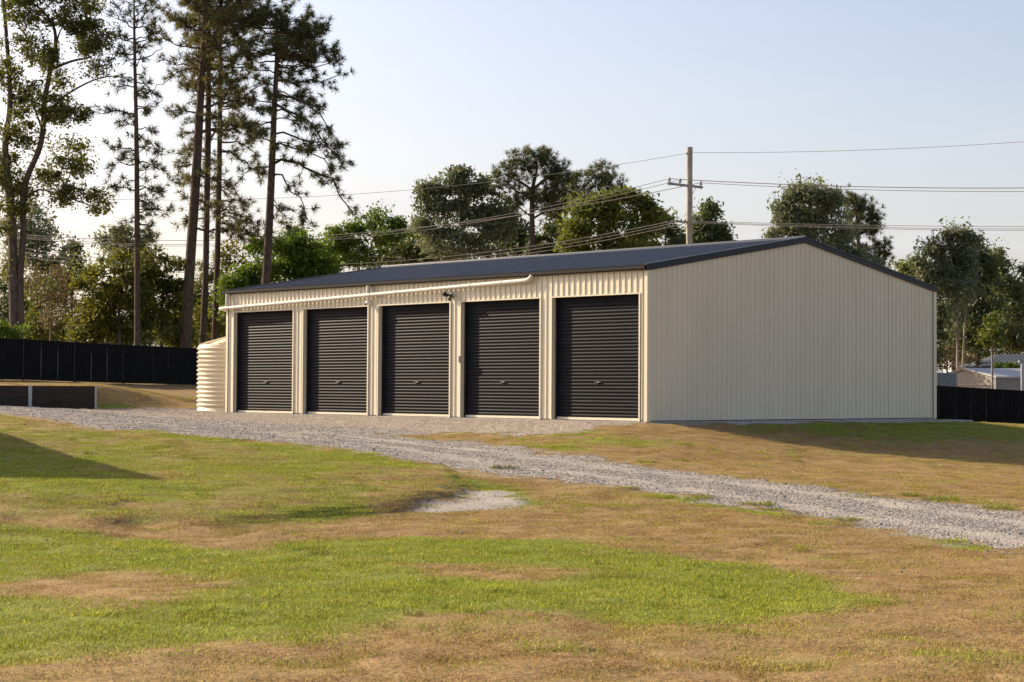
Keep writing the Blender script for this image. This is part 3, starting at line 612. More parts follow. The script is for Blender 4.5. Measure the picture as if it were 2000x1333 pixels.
for lb, p0, p1, Y1, mid, r in wires:
    P3, r = solve_wire(p0, PYd - .3, p1, Y1, mid, r); o = MB().tube(P3, r, 5).build('power_line', M['wire'], None)
    tag(o, lb, 'wire', 'overhead power lines')
P3, r = solve_wire((1700, 530), 118, (2350, 552), 112, (1960, 556), .022); tag(MB().tube(P3, r, 5).build('power_line', M['cable'], None), 'dark cable crossing the tall gums at the right below the other wires', 'wire', 'overhead power lines')

# ------------------------------------------------------------------ neighbouring buildings at the right
def quad_wall(p, q, z0, z1): return MB().add([(p[0], p[1], z0), (q[0], q[1], z0), (q[0], q[1], z1), (p[0], p[1], z1)], [(0, 1, 2, 3)])
M['nb_wall'] = mottled('taupe_steel', (.20, .185, .16), (.23, .21, .185), 2., .5); M['nb_roof'] = mottled('pale_roof_steel', (.34, .35, .36), (.40, .41, .42), 1., .4)
M['cont'] = mottled('grey_blue_container', (.17, .22, .26), (.22, .27, .30), 3., .5); M['rust'] = mottled('rusty_edge', (.30, .26, .22), (.40, .37, .34), 8., .6)
M['bl_roof'] = mottled('blue_grey_roof', (.055, .068, .09), (.07, .085, .11), 2., .75, .08); M['dkwall'] = mat('dark_house_wall', (.05, .045, .04), .8); M['paleblue'] = mottled('pale_shed_wall', (.40, .43, .47), (.48, .50, .53), 2., .6)
gl = atY(1828, 728, 118.2); gr_ = atY(1945, 735, 112.8); ga = atY(1870, 720.5, 116.4)
gdir = (gr_ - gl)[:2]; gw = np.linalg.norm(gdir); gdir /= gw; gin = np.array([-gdir[1], gdir[0]]); gin = gin if gin[1] > 0 else -gin
gg = empty('garage', (gl[0], gl[1], gz(gl[0], gl[1]) - .4), math.atan2(gdir[1], gdir[0])); tag(gg, 'taupe steel garage with pale gable roof behind the right fence', 'garage')
H1 = gr_[2] - gg.location.z; HA = H1 + .55; GL = 13.
vs = []; n = 26; mb = MB()
for k in range(n * 2 + 1):
    x = gw * k / (2 * n); off = .008 if k % 4 in (1, 2) else 0.; vs += [(x, -off, 0), (x, -off, H1 - .06 + (HA - H1) * (1 - abs(2 * x / gw - 1)))]
mb.add(vs, [(2 * k, 2 * k + 2, 2 * k + 3, 2 * k + 1) for k in range(2 * n)]); mb.build('gable_wall', M['nb_wall'], gg)
mb = MB(); vs = []
for k in range(61):
    y = GL * k / 60; off = .02 if k % 4 in (1, 2) else 0.; vs += [(gw + off, y, 0), (gw + off, y, H1 - .02)]
mb.add(vs, [(2 * k, 2 * k + 2, 2 * k + 3, 2 * k + 1) for k in range(60)]); mb.build('side_wall', M['nb_wall'], gg)
MB().box(0, .05, 0.03, GL, 0, H1 - .05).build('far_wall', M['nb_wall'], gg); MB().box(0.06, gw - .02, GL - .05, GL, 0, H1 - .05).build('rear_wall', M['nb_wall'], gg)
for s_ in (0, 1):
    x0, x1 = (-.12, gw / 2) if s_ == 0 else (gw + .12, gw / 2)
    MB().add([(x0, -.1, H1 - .02), (x0, GL, H1 - .02), (x1, GL, HA), (x1, -.1, HA), (x0, -.1, H1 - .12), (x1, -.1, HA - .12), (x0, GL, H1 - .12), (x1, GL, HA - .12)], [(0, 1, 2, 3), (0, 3, 5, 4), (4, 5, 7, 6), (0, 4, 6, 1)]).build('roof', M['nb_roof'] if s_ else M['nb_wall'], gg)  # right slope paler than left: its sky light is put into the colour
mb = MB(); vs = []; xd0, xd1 = gw * .36, gw * .93
for k in range(25): vs += [(xd0, -.03 - (.02 if k % 2 else 0), k * (H1 - .45) / 24), (xd1, -.03 - (.02 if k % 2 else 0), k * (H1 - .45) / 24)]
mb.add(vs, [(2 * k, 2 * k + 1, 2 * k + 3, 2 * k + 2) for k in range(24)], False); mb.build('roller_door', M['nb_wall'], gg)
ca = atY(1828, 728, 107); cb = atY(1871, 730, 107); cw = cb[0] - ca[0]; ct = empty('shipping_container', (ca[0], ca[1], ca[2] - 2.59)); tag(ct, 'faded blue grey corrugated shipping container beside the garage, behind the right fence', 'container')
mb = MB(); vs = []
ks = []
for k in range(8):
    for f_, h_ in ((0, 0), (.35, 0), (.5, .05), (.85, .05)): ks.append((.12 + (k + f_) * (cw - .24) / 8, h_))
ks.append((cw - .12, 0))
for a, h_ in ks: vs += [(a, .04 - h_ + .02, .1), (a, .04 - h_ + .02, 2.5)]
mb.add(vs, [(2 * k, 2 * k + 2, 2 * k + 3, 2 * k + 1) for k in range(len(ks) - 1)]); mb.build('end_panel', M['cont'], ct)
MB().box(0, .12, 0, .15, 0, 2.59).box(cw - .12, cw, 0, .15, 0, 2.59).build('corner_posts', M['rust'], ct); MB().box(.121, cw - .121, 0.0, .12, 2.49, 2.588).build('top_rail', M['cont'], ct); MB().box(.05, cw - .05, .16, 6, 0.02, 2.55).build('body', M['cont'], ct)
hl = atY(1922, 716, 126); hh_ = empty('house', (hl[0], hl[1], -1.)); tag(hh_, 'dark house with blue grey hipped roof at the right edge behind the garage', 'house')
ez = hl[2] + 1.; rz2 = atY(1968, 692, 129.5)[2] + 1.
mb = MB(); mb.add([(-.3, -.3, ez), (11, -.3, ez), (11, 7.3, ez), (-.3, 7.3, ez), (1.9, 3.5, rz2), (9.2, 3.5, rz2)], [(0, 1, 5, 4), (1, 2, 5), (2, 3, 4, 5), (3, 0, 4), (3, 2, 1, 0)]); ro_ = mb.build('roof', M['bl_roof'], hh_)
rb_ = MB()
for k in range(38):
    x = -.2 + k * .29; t = min(1, max(0, min((x + .3) / 2.2, (11 - x) / 1.8))); rb_.obox((x, -.3, ez + .02), (x, -.3 + 3.8 * t, ez + .02 + (rz2 - ez) * t), .03, .02)
tag(rb_.build('roof_ribs', M['bl_roof'], ro_), kind='stuff')
MB().box(0.1, 10.7, 0.1, 6.9, 0, ez - .1).build('wall', M['dkwall'], hh_); MB().box(-.33, 11.03, -.36, -.3, ez - .14, ez + .02).build('fascia', M['dkwall'], hh_)
wl_ = atY(1858, 686, 165); wb_ = empty('outbuilding', (wl_[0], wl_[1], -1.2)); tag(wb_, 'small pale outbuilding half hidden among the gum trunks at the right', 'outbuilding')
MB().box(0, 1.6, 0, 3, 0, wl_[2] + 1.).build('wall', M['paleblue'], wb_); MB().box(-.2, 4.5, -.2, 3.2, wl_[2] + 1.01, wl_[2] + 1.15).build('roof', M['dkwall'], wb_); MB().box(1.61, 4.2, .2, 3, 0, wl_[2] + .95).build('rear_bay', M['dkwall'], wb_)
sp_ = atY(1997, 758, 97); st = empty('steel_post', (sp_[0], sp_[1], gz(sp_[0], sp_[1]))); tag(st, 'pale steel post with flat cap at the right edge behind the fence', 'post'); hst = atY(1997, 708, 97)[2] - st.location.z
MB().box(-.07, .07, -.07, .07, 0, hst).build('shaft', M['galv'], st); MB().box(-.2, .35, -.14, .14, hst + .001, hst + .09).build('cap', M['crossarm'], st)
# unseen shed added left of the frame, shaped so its roof shades the mound
hs = empty('skillion_shed', (-13.9, 31.3, 0.)); tag(hs, 'skillion roofed steel shed placed unseen left of the frame to shade the grassy mound', 'shed')
MB().add([(0, 0, -1), (-7, 0, -1), (-7, 8.2, -1), (0, 8.2, -1), (0, 0, 4.4), (-7, 0, 4.4), (-7, 8.2, 1.5), (0, 8.2, 1.5)], [(0, 1, 5, 4), (1, 2, 6, 5), (2, 3, 7, 6), (3, 0, 4, 7)]).build('wall', M['nb_wall'], hs)
MB().add([(.05, -.05, 4.42), (-7.1, -.05, 4.42), (-7.1, 8.5, 1.4), (.05, 8.5, 1.4), (.05, -.05, 4.52), (-7.1, -.05, 4.52), (-7.1, 8.5, 1.5), (.05, 8.5, 1.5)], [(0, 3, 2, 1), (4, 5, 6, 7), (0, 1, 5, 4), (1, 2, 6, 5), (2, 3, 7, 6), (3, 0, 4, 7)]).build('roof', M['nb_roof'], hs)

# ------------------------------------------------------------------ trees
def tubes_np(paths, n=6):
    VV = []; FF = []; o = 0
    for pts_, rad in paths:
        pts_ = np.asarray(pts_, float); m_ = len(pts_)
        d = np.gradient(pts_, axis=0); d /= np.linalg.norm(d, axis=1)[:, None] + 1e-9
        ref = np.array([0, 0, 1.]) if abs(d[0, 2]) < .8 else np.array([1., 0, 0])
        a = np.cross(d, ref); a /= np.linalg.norm(a, axis=1)[:, None] + 1e-9; b = np.cross(d, a)
        t = np.arange(n) * 2 * np.pi / n
        ring = pts_[:, None] + (a[:, None] * np.cos(t)[None, :, None] + b[:, None] * np.sin(t)[None, :, None]) * np.asarray(rad)[:, None, None]
        VV.append(ring.reshape(-1, 3)); i = np.arange(m_ - 1)[:, None] * n; k = np.arange(n)[None]; k2 = (k + 1) % n
        FF.append(np.stack([i + k, i + k2, i + n + k2, i + n + k], -1).reshape(-1, 4) + o); o += m_ * n
    return np.concatenate(VV), np.concatenate(FF)
def curve(p, q, bow, n=6):
    p = np.asarray(p, float); q = np.asarray(q, float); t = np.linspace(0, 1, n)[:, None]
    return p * (1 - t) + q * t + np.asarray(bow) * (4 * t * (1 - t))
def leaves_np(C, size, asp, droop, tint):
    n = len(C); a = rng.normal(size=(n, 3)); a[:, 2] = a[:, 2] * (1 - droop) - droop * 1.4; a /= np.linalg.norm(a, axis=1)[:, None]
    b = np.cross(a, rng.normal(size=(n, 3))); b /= np.linalg.norm(b, axis=1)[:, None] + 1e-9
    L_ = size * np.exp(rng.normal(-.08, .33, (n, 1))); V_ = np.stack([C - a * L_ * .5, C + b * L_ * asp * .5, C + a * L_ * .5, C - b * L_ * asp * .5], 1).reshape(-1, 3)
    return V_, np.arange(4 * n).reshape(-1, 4), np.repeat(tint, 4)
def tufts_np(C, Dr, length, k, tint):
    n = len(C); c = np.repeat(C, k, 0); d0 = np.repeat(Dr, k, 0); d = d0 * .6 + rng.normal(size=(n * k, 3)) * .62; d /= np.linalg.norm(d, axis=1)[:, None]
    L_ = length * rng.uniform(.65, 1.15, (n * k, 1)); b = np.cross(d, rng.normal(size=(n * k, 3))); b /= np.linalg.norm(b, axis=1)[:, None] + 1e-9
    w = .0125
    tip = c + d * L_; tip[:, 2] -= .04 * L_[:, 0]
    V_ = np.stack([c - b * w, c + b * w, tip + b * w * .5, tip - b * w * .5], 1).reshape(-1, 3)
    return V_, np.arange(4 * n * k).reshape(-1, 4), np.repeat(np.repeat(tint, k) + rng.uniform(-.12, .12, n * k), 4)
def px_path(L_, Y, dy=0.):
    out = []; rad = []
    for i, (x, y, w) in enumerate(L_): out.append(atY(x, y, Y + dy * i / max(1, len(L_) - 1))); rad.append(max(.012, w * Y / F / 2))
    # resample smoothly
    out = np.array(out); rad = np.array(rad); t = np.arange(len(out)); tt = np.linspace(0, len(out) - 1, (len(out) - 1) * 4 + 1)
    def cr(a):
        r = []
        for u in tt:
            i = min(int(u), len(a) - 2); f_ = u - i; p0, p1, p2, p3 = a[max(i - 1, 0)], a[i], a[i + 1], a[min(i + 2, len(a) - 1)]
            r.append(.5 * ((2 * p1) + (-p0 + p2) * f_ + (2 * p0 - 5 * p1 + 4 * p2 - p3) * f_ ** 2 + (-p0 + 3 * p1 - 3 * p2 + p3) * f_ ** 3))
        return np.array(r)
    return cr(out), np.maximum(cr(rad), .01)
def finish_tree(name, label, group, base, bark, leafm, paths, LV, LF, LT, cat='tree'):
    root = empty(name, tuple(base)); tag(root, label, cat, group); b = np.asarray(base)
    v, f = tubes_np(paths); obj('trunk', np_mesh('trunk', v - b, f, bark, None, True), root)
    obj('crown', np_mesh('crown', LV - b, LF, leafm, np.clip(LT, 0, 1)), root); return root
def lobe_tree(name, label, Y, trunks, lobes, leafm, bark, leaf=.22, asp=.36, per=60, crad=.55, droop=.35, kind='leaf', group=None, limbs=(), cl_den=1., twigs=True, cat='tree', depth=1.):
    paths = []; base = None; tp = []
    for L_ in trunks:
        p, r = px_path(L_, Y, rng.uniform(-.6, .6)); g0 = gz(p[0][0], p[0][1])
        if p[0][2] > g0 - .1: p = np.vstack([[p[0][0], p[0][1], g0 - .15], p]); r = np.concatenate([[r[0] * 1.15], r])
        paths.append((p, r)); tp.append(p)
        if base is None: base = (p[0][0], p[0][1], g0)
    for L_ in limbs:
        p, r = px_path(L_, Y, rng.uniform(-1.5, 1.5)); paths.append((p, r)); tp.append(p)
    allp = np.concatenate(tp); CC = []; TT = []; DD = []
    for lb in lobes:
        cx, cy, rx, ry = lb[:4]; den = lb[4] if len(lb) > 4 else 1.
        mx = rx * Y / F; my = ry * Y / F; mx *= rng.uniform(.88, 1.12); my *= rng.uniform(.88, 1.12); mz = (mx + my) * .5 * depth
        c = atY(cx, cy, Y + rng.uniform(-.5, .5) * mz)
        n = max(5, int(round(den * cl_den * (mx * my * 4.2 + 3.0 * (mx + my)))))
        u = rng.normal(size=(n, 3)); u /= np.linalg.norm(u, axis=1)[:, None]; u *= rng.uniform(.10, 1.22, (n, 1)) ** .5
        u[:, 2] = np.where(u[:, 2] < -.55, u[:, 2] * .6, u[:, 2])
        cc = c + u * np.array([mx, mz, my])
        # limb from the nearest lower trunk point to the lobe
        dd = np.linalg.norm(allp - c, axis=1) + 2.5 * np.maximum(0, allp[:, 2] - c[2] + .3); a0 = allp[np.argmin(dd)]
        Lb = np.linalg.norm(c - a0); r0 = min(.09, .018 + .012 * Lb) * (1 if Lb > .3 else .6)
        paths.append((curve(a0, c, rng.normal(size=3) * .06 * Lb + np.array([0, 0, -.03 * Lb]), 6), np.linspace(r0, r0 * .45, 6)))
        ltone = rng.uniform(-.14, .14)
        for q in cc:
            if twigs and rng.random() < .45: paths.append((curve(c, q, rng.normal(size=3) * .10, 4), np.linspace(max(.010, r0 * .4), .006, 4)))
            CC.append(q); TT.append(.5 + ltone + rng.uniform(-.16, .16)); w = q - a0; DD.append(w / (np.linalg.norm(w) + 1e-6))
    CC = np.array(CC); TT = np.array(TT); DD = np.array(DD)
    if kind == 'leaf':
        k = int(per * 2.6); n = len(CC); rr = crad * .86 * np.exp(rng.normal(0, .32, n)); C = np.repeat(CC, k, 0) + np.clip(rng.normal(size=(n * k, 3)), -1.9, 1.9) * np.repeat(rr, k)[:, None] * np.array([.50, .50, .38]); kp = rng.random(n * k) < np.repeat(rng.uniform(.35, 1., n), k); C = C[kp]
        LV, LF, LT = leaves_np(C, leaf * 1.0, asp * 1.2, droop, (np.repeat(TT, k) + rng.uniform(-.24, .24, n * k))[kp])
    else:
        k = 4; n = len(CC); C = np.repeat(CC, k, 0) + rng.normal(size=(n * k, 3)) * crad * .5; dr = np.repeat(DD, k, 0) * .6 + np.array([0, 0, .5])
        LV, LF, LT = tufts_np(C, dr, leaf, per, np.repeat(TT, k) + rng.uniform(-.15, .15, n * k))
    return finish_tree(name, label, group, base, bark, leafm, paths, LV, LF, LT, cat)
def pine(name, label, Y, trunk, branches, leafm, group, auto=(), tuft=.33, needles=26, tden=1.):
    """branches: (start y px, end x px, end y px, bow px, width px, depth metres); auto: (y0, y1, n, length px, rise px)"""
    p, r = px_path(trunk, Y); g0 = gz(p[0][0], p[0][1])
    p = np.vstack([[p[0][0], p[0][1], g0 - .15], p]); r = np.concatenate([[r[0] * 1.12], r]); paths = [(p, r)]
    CC = []; DD = []; TT = []
    def trunk_at(z):
        i = np.argmin(abs(p[:, 2] - z)); return p[i]
    def do_branch(a, q, bow, r0, dead=False):
        L_ = np.linalg.norm(q - a); c = curve(a, q, bow, 8); wob = rng.normal(size=c.shape) * .03 * L_; wob[0] = 0; c = c + wob
        paths.append((c, np.linspace(r0 * 1.15, max(.016, r0 * .35), 8)))
        if dead: return
        ns = max(3, int(L_ * 3.0 * tden)); tone = rng.uniform(-.12, .12)
        for k in range(ns):
            t = rng.uniform(.34, 1.) if k else 1.; i = min(int(t * 7), 6); s = c[i] * (1 - (t * 7 - i)) + c[i + 1] * (t * 7 - i)
            dv = (c[i + 1] - c[i]); dv /= np.linalg.norm(dv) + 1e-9; sd = rng.normal(size=3); sd[2] = sd[2] * .6 + .15
            sl = rng.uniform(.35, 1.05) * (.55 + .12 * L_) * (1.1 - .4 * t); e = s + (dv * .7 + sd * .6) * sl
            paths.append((curve(s, e, np.array([0, 0, -.08 * sl]), 4), np.linspace(.018, .009, 4)))
            for m_ in range(2):
                f_ = 1 - m_ * .42; pt_ = s * (1 - f_) + e * f_ + rng.normal(size=3) * .08; w = e - s; w /= np.linalg.norm(w) + 1e-9
                CC.append(pt_); DD.append(w * .8 + np.array([0, 0, .35]) + rng.normal(size=3) * .2); TT.append(.5 + tone + rng.uniform(-.2, .2))
    for br in branches:
        ys_, ex, ey, bow, w, dz = br[:6]; zt = atY(1000, ys_, Y)[2]; a = trunk_at(zt); a = a.copy(); a[2] = zt
        q = atY(ex, ey, Y + dz); do_branch(a, q, np.array([0, 0, bow * Y / F]), w * Y / F / 2, len(br) > 6)
    for y0, y1, n, ln, rise in auto:
        for k in range(n):
            yy = y0 + (y1 - y0) * (k + rng.random()) / n; zt = atY(1000, yy, Y)[2]; a = trunk_at(zt).copy(); a[2] = zt
            az = rng.uniform(0, 2 * np.pi); L_ = ln * Y / F * rng.uniform(.55, 1.1); q = a + np.array([math.cos(az) * L_, math.sin(az) * L_, rise * Y / F * rng.uniform(.3, 1.4)])
            do_branch(a, q, np.array([0, 0, -.10 * L_ if rise > 0 else .10 * L_]), .03 + .008 * L_)
    LV, LF, LT = tufts_np(np.array(CC), np.array(DD), tuft, needles, np.array(TT))
    return finish_tree(name, label, group, (p[0][0], p[0][1], g0), M['bark_pine'], leafm, paths, LV, LF, LT)
PG = 'tall pines behind the left fence'
pine('pine_tree', 'slender sparse pine standing alone between the gum and the pine cluster', 90, [(268, 690, 13), (268, 500, 11.5), (267, 300, 9.5), (264, 150, 7), (262, 40, 4.5), (262, -20, 2)],
     [(228, 195, 222, 6, 4, .5), (165, 305, 190, 8, 3, -.5), (300, 222, 290, 4, 3, .6), (265, 312, 300, 4, 3, 0), (380, 222, 365, 3, 3, .4), (375, 308, 380, 5, 3, -.8), (420, 328, 412, 6, 3, .2), (440, 300, 460, 4, 3, 1), (330, 225, 322, 3, 3, .5), (320, 310, 330, 4, 3, .4), (80, 215, 70, -6, 3, 0), (90, 305, 50, -8, 3, .5), (60, 225, 20, -6, 3, .3), (50, 300, 5, -6, 3, -.4), (110, 210, 118, 6, 2.5, 1), (480, 232, 470, 5, 3, 1), (485, 295, 490, 5, 3, -1), (120, 320, 90, -8, 2.5, 0, 1), (190, 340, 150, -5, 2, 0, 1)],
     M['needle'], PG, auto=[(470, 140, 26, 30, 0), (140, -15, 14, 34, 22)], needles=26, tden=1.35)
pine('pine_tree', 'thickest leaning trunk pine at the left of the pine cluster', 94, [(362, 690, 23), (371, 520, 21), (382, 360, 19), (391, 200, 16), (398, 80, 12), (402, -10, 9), (405, -90, 5)],
     [(230, 335, 215, 6, 4, .4), (120, 330, 120, -8, 4, -1), (95, 320, 70, -10, 4, 0), (60, 325, 15, -12, 4, 1), (140, 330, 150, 8, 3.5, 0), (215, 460, 150, -20, 5, 1), (140, 470, 100, -14, 5, -1), (210, 520, 165, -10, 4, .5), (30, 340, -20, -8, 4, 0), (265, 500, 262, 10, 6, -1.5), (240, 510, 250, 4, 4, -2), (330, 345, 330, 6, 3, 0), (455, 468, 462, 5, 5, -.8), (395, 440, 440, 14, 5, -1.5), (0, 470, -30, -10, 5, 0), (345, 440, 380, 12, 4, -1)],
     M['needle_b'], PG, auto=[(200, 60, 14, 60, 25), (90, -90, 30, 85, 26), (420, 220, 8, 30, 0)], needles=28, tden=1.5)
pine('pine_tree', 'middle trunk of the pine cluster, forked near half height', 97, [(394, 690, 14), (401, 560, 13), (404, 400, 12.5), (406, 280, 13), (408, 120, 9), (410, 0, 6), (412, -70, 3)],
     [(282, 430, 180, -18, 4.5, .5), (260, 470, 205, -14, 4, 1.5), (190, 470, 160, -8, 4, -1), (90, 480, 70, -14, 4, 1), (60, 340, 40, -8, 3, -1), (310, 350, 300, 6, 3, 0), (430, 355, 440, 6, 3, 1), (350, 350, 355, 6, 3, 1.2)],
     M['needle'], PG, auto=[(200, 20, 16, 55, 15), (50, -70, 22, 75, 20), (440, 230, 8, 32, -2)], needles=28, tden=1.5)
pine('pine_tree', 'right trunk of the pine cluster with browning lower boughs', 100, [(418, 690, 13), (424, 520, 12), (428, 340, 11), (430, 200, 9), (430, 80, 7), (432, -40, 3)],
     [(150, 500, 110, -8, 4, 0), (90, 495, 50, -10, 4, 1), (210, 515, 215, 6, 4, -1), (280, 500, 300, 8, 4, .6), (300, 515, 345, 10, 4, -.6), (350, 470, 395, 8, 3, 0), (400, 480, 400, 6, 4, .5), (420, 510, 440, 6, 4, -.5), (440, 500, 470, 8, 4, .4), (380, 380, 410, 8, 3, 0), (430, 470, 430, 4, 4, -1), (450, 520, 462, 5, 3, -.4), (415, 455, 405, 4, 3, .6)],
     M['needle_b'], PG, auto=[(220, 40, 18, 60, 12), (70, -40, 22, 70, 20), (440, 220, 10, 38, -5)], needles=28, tden=1.5)
pine('pine_tree', 'thin straight trunk half hidden behind the thickest pine', 104, [(371, 690, 9), (377, 500, 8), (384, 300, 6.5), (388, 120, 5), (390, 0, 3)],
     [(200, 350, 215, 4, 2, 0), (330, 352, 320, 4, 2, 0)], M['needle'], PG, auto=[(150, 0, 16, 40, 12), (380, 180, 8, 28, 0)], needles=20)
pine('pine_tree', 'tall pine right of the cluster with drooping boughs reaching over the shed', 96, [(519, 560, 18), (524, 470, 17), (530, 350, 15), (535, 230, 12), (540, 130, 9), (541, 60, 6), (540, 20, 3)],
     [(325, 690, 420, 38, 6, 0), (350, 605, 430, 26, 4, -1), (205, 668, 320, 22, 5, .6), (190, 660, 270, 26, 4.5, -.6), (160, 660, 150, -6, 4.5, 0), (265, 660, 300, 12, 4, 1), (290, 655, 330, 14, 4, -1.2), (115, 645, 90, -14, 4, 0), (135, 650, 120, -12, 4, 1), (100, 620, 50, -14, 4, -.8), (90, 600, 30, -14, 3.5, .6), (80, 500, 40, -8, 3, 0), (110, 500, 90, -6, 3, .5), (60, 570, 10, -8, 3, 0), (60, 515, 15, -6, 3, -.5), (145, 495, 130, -4, 3, 0), (240, 490, 260, 6, 3, .5), (330, 475, 340, 6, 3, 0), (220, 620, 250, 10, 3.5, -2), (400, 560, 445, 10, 3, -1), (390, 545, 405, 2, 3, .4), (180, 600, 200, 6, 3, 2)],
     M['needle'], PG, auto=[(130, 45, 30, 95, 14), (70, 28, 16, 60, 10), (210, 120, 9, 75, 8), (320, 200, 9, 60, -6)], needles=40, tden=1.15)
pine_top = None
GG = 'gum trees behind the left fence'
lobe_tree('gum_tree', 'twin trunk gum with crooked limbs at the far left edge', 91,
    [[(28, 665, 20), (25, 480, 18.5), (20, 385, 17), (10, 290, 13), (20, 200, 10), (14, 90, 8), (5, -20, 6)], [(42, 665, 15), (40, 540, 13), (46, 450, 13), (44, 400, 13), (52, 350, 12), (80, 280, 11), (87, 200, 10), (98, 140, 9.5), (108, 95, 8), (104, 50, 6), (75, 15, 5), (40, -10, 4)]],
    [(60, 20, 70, 40), (160, 30, 45, 45), (170, 80, 45, 40, 1.3), (60, 105, 60, 40), (10, 170, 50, 55), (130, 225, 40, 35), (90, 200, 45, 45), (35, 255, 50, 45), (140, 310, 35, 42, .7), (95, 330, 40, 40, .6), (45, 360, 32, 26), (150, 360, 22, 36, .6), (200, 395, 42, 32, .6), (5, 330, 35, 50), (10, 430, 22, 45, .8), (125, 150, 40, 30, .5), (185, 130, 25, 20, .6), (120, -20, 80, 30), (20, -20, 60, 35), (118, 385, 14, 26, .6), (55, 400, 26, 22, .5), (10, 520, 20, 50, .5)],
    M['lf_lgum'], M['bark_gum'], .165, .40, 96, .64, .35, group=GG, cl_den=1.15,
    limbs=[[(102, 135, 6), (140, 120, 5), (180, 112, 3)], [(88, 240, 6), (118, 195, 4.5), (165, 165, 3.6), (200, 152, 3), (228, 150, 2.4), (258, 158, 1.4)], [(50, 385, 4), (78, 371, 4), (112, 380, 3.4), (150, 392, 2.8), (185, 405, 2)], [(62, 130, 5), (60, 90, 4), (30, 40, 3)], [(85, 260, 5), (60, 190, 4), (50, 150, 3)], [(46, 400, 5), (28, 395, 4)], [(108, 95, 5), (118, 60, 3), (140, 30, 2)]])
tl = [(70, 600, 7), (72, 500, 6), (76, 440, 4)]
lobe_tree('gum_tree', 'hazy distant gum seen between the twin trunk gum and the shrubs', 140, [tl], [(70, 430, 35, 30), (95, 465, 35, 28), (60, 480, 30, 35), (90, 510, 40, 28), (50, 545, 40, 40), (30, 470, 25, 45), (100, 545, 30, 30)], M['lf_grey'], M['bark_pale'], .27, .4, 46, .8, .3, group=GG)
lobe_tree('gum_tree', 'small round distant gum left of the slender pine', 150, [[(140, 600, 5), (142, 520, 4)]], [(142, 492, 20, 17), (130, 515, 26, 20), (160, 530, 25, 20), (110, 560, 30, 25)], M['lf_dark'], M['bark_pale'], .27, .4, 46, .8, .2, group=GG)
lobe_tree('gum_tree', 'distant flat topped gum directly behind the slender pine', 150, [[(225, 620, 6), (224, 520, 5)]], [(225, 455, 24, 12), (212, 472, 25, 14), (245, 465, 24, 20), (282, 468, 16, 26), (225, 500, 40, 25), (262, 500, 30, 30)], M['lf_grey'], M['bark_pale'], .27, .4, 46, .8, .2, group=GG)
SG = 'shrubs and small trees behind the left fence'
def shrub(label, Y, trunk, lobes, leafm, bark='bark_gum', **k):
    return lobe_tree('shrub', label, Y, [trunk], lobes, M[leafm], M[bark], k.pop('leaf', .17), k.pop('asp', .5), int(k.pop('per', 60) * 1.8), k.pop('crad', .66), k.pop('droop', .15), group=SG, cat='shrub', **k)
shrub('big mottled shrub with orange flecked leaves left of the slender pine', 93, (lambda: [(235, 680, 8), (232, 620, 6), (238, 560, 4)])(), [(200, 560, 50, 50), (245, 540, 45, 45), (180, 620, 40, 40), (235, 610, 50, 45), (215, 650, 55, 28), (170, 655, 30, 25), (255, 580, 35, 40)], 'lf_autumn', per=64)
shrub('dark green leafy shrub between the slender pine and the pine cluster', 95, [(315, 690, 8), (316, 620, 6), (318, 560, 4)], [(300, 520, 35, 35), (335, 540, 35, 40), (300, 580, 45, 45), (335, 610, 35, 50), (295, 645, 45, 35), (340, 655, 30, 30), (280, 545, 28, 35)], 'lf_olive', per=58)
shrub('low bright green shrub at the foot of the twin trunk gum', 86, [(12, 665, 4), (12, 645, 3)], [(10, 638, 22, 20), (30, 652, 20, 12), (-15, 645, 25, 25)], 'lf_green', crad=.4, leaf=.13)
shrub('bare twiggy brown shrub right of the twin trunk gum', 96, [(98, 675, 5), (100, 630, 4), (102, 585, 3)], [(95, 560, 40, 45, .8), (120, 600, 35, 45, .8), (80, 610, 35, 45, .7), (130, 545, 30, 40, .6), (60, 560, 28, 45, .6)], 'lf_brown', 'bark_grey', per=16, leaf=.14, cl_den=1.3)
shrub('olive tree top rising behind the bare twiggy shrub', 108, [(140, 690, 6), (140, 600, 5), (142, 550, 3)], [(150, 540, 35, 30), (110, 570, 40, 35), (150, 590, 45, 45), (120, 640, 60, 35), (70, 640, 40, 40)], 'lf_olive', per=46, crad=.7)
shrub('dark shrub filling the gap behind the twin trunk gum', 112, [(20, 690, 6), (20, 600, 4)], [(10, 590, 45, 45), (40, 620, 45, 45), (0, 640, 40, 35), (70, 590, 25, 40), (80, 640, 40, 35)], 'lf_dark', per=50, crad=.7)
shrub('yellow green shrub behind the right trunk of the pine cluster', 103, [(445, 690, 6), (446, 600, 5), (450, 540, 3)], [(450, 500, 30, 40, .8), (440, 560, 32, 45, .8), (470, 540, 30, 40, .8), (430, 620, 28, 45), (455, 610, 30, 45), (390, 600, 20, 45, .8), (395, 650, 30, 35), (400, 540, 18, 45, .6)], 'lf_autumn', 'bark_grey', per=42)
shrub('dark shrub low behind the pine cluster trunks', 110, [(360, 690, 6), (360, 620, 5), (362, 580, 3)], [(345, 600, 30, 45), (380, 620, 30, 50), (360, 655, 40, 30), (415, 640, 30, 40), (400, 580, 20, 40)], 'lf_dark', per=50, crad=.7)
shrub('bright green small tree left of the tall pine, above the shed eave', 98, [(495, 690, 6), (495, 600, 5), (495, 550, 3)], [(480, 545, 30, 28), (510, 530, 30, 30), (470, 570, 30, 25), (520, 565, 40, 25), (500, 500, 25, 30, .8), (455, 560, 16, 30), (470, 600, 40, 30)], 'lf_green', per=54)
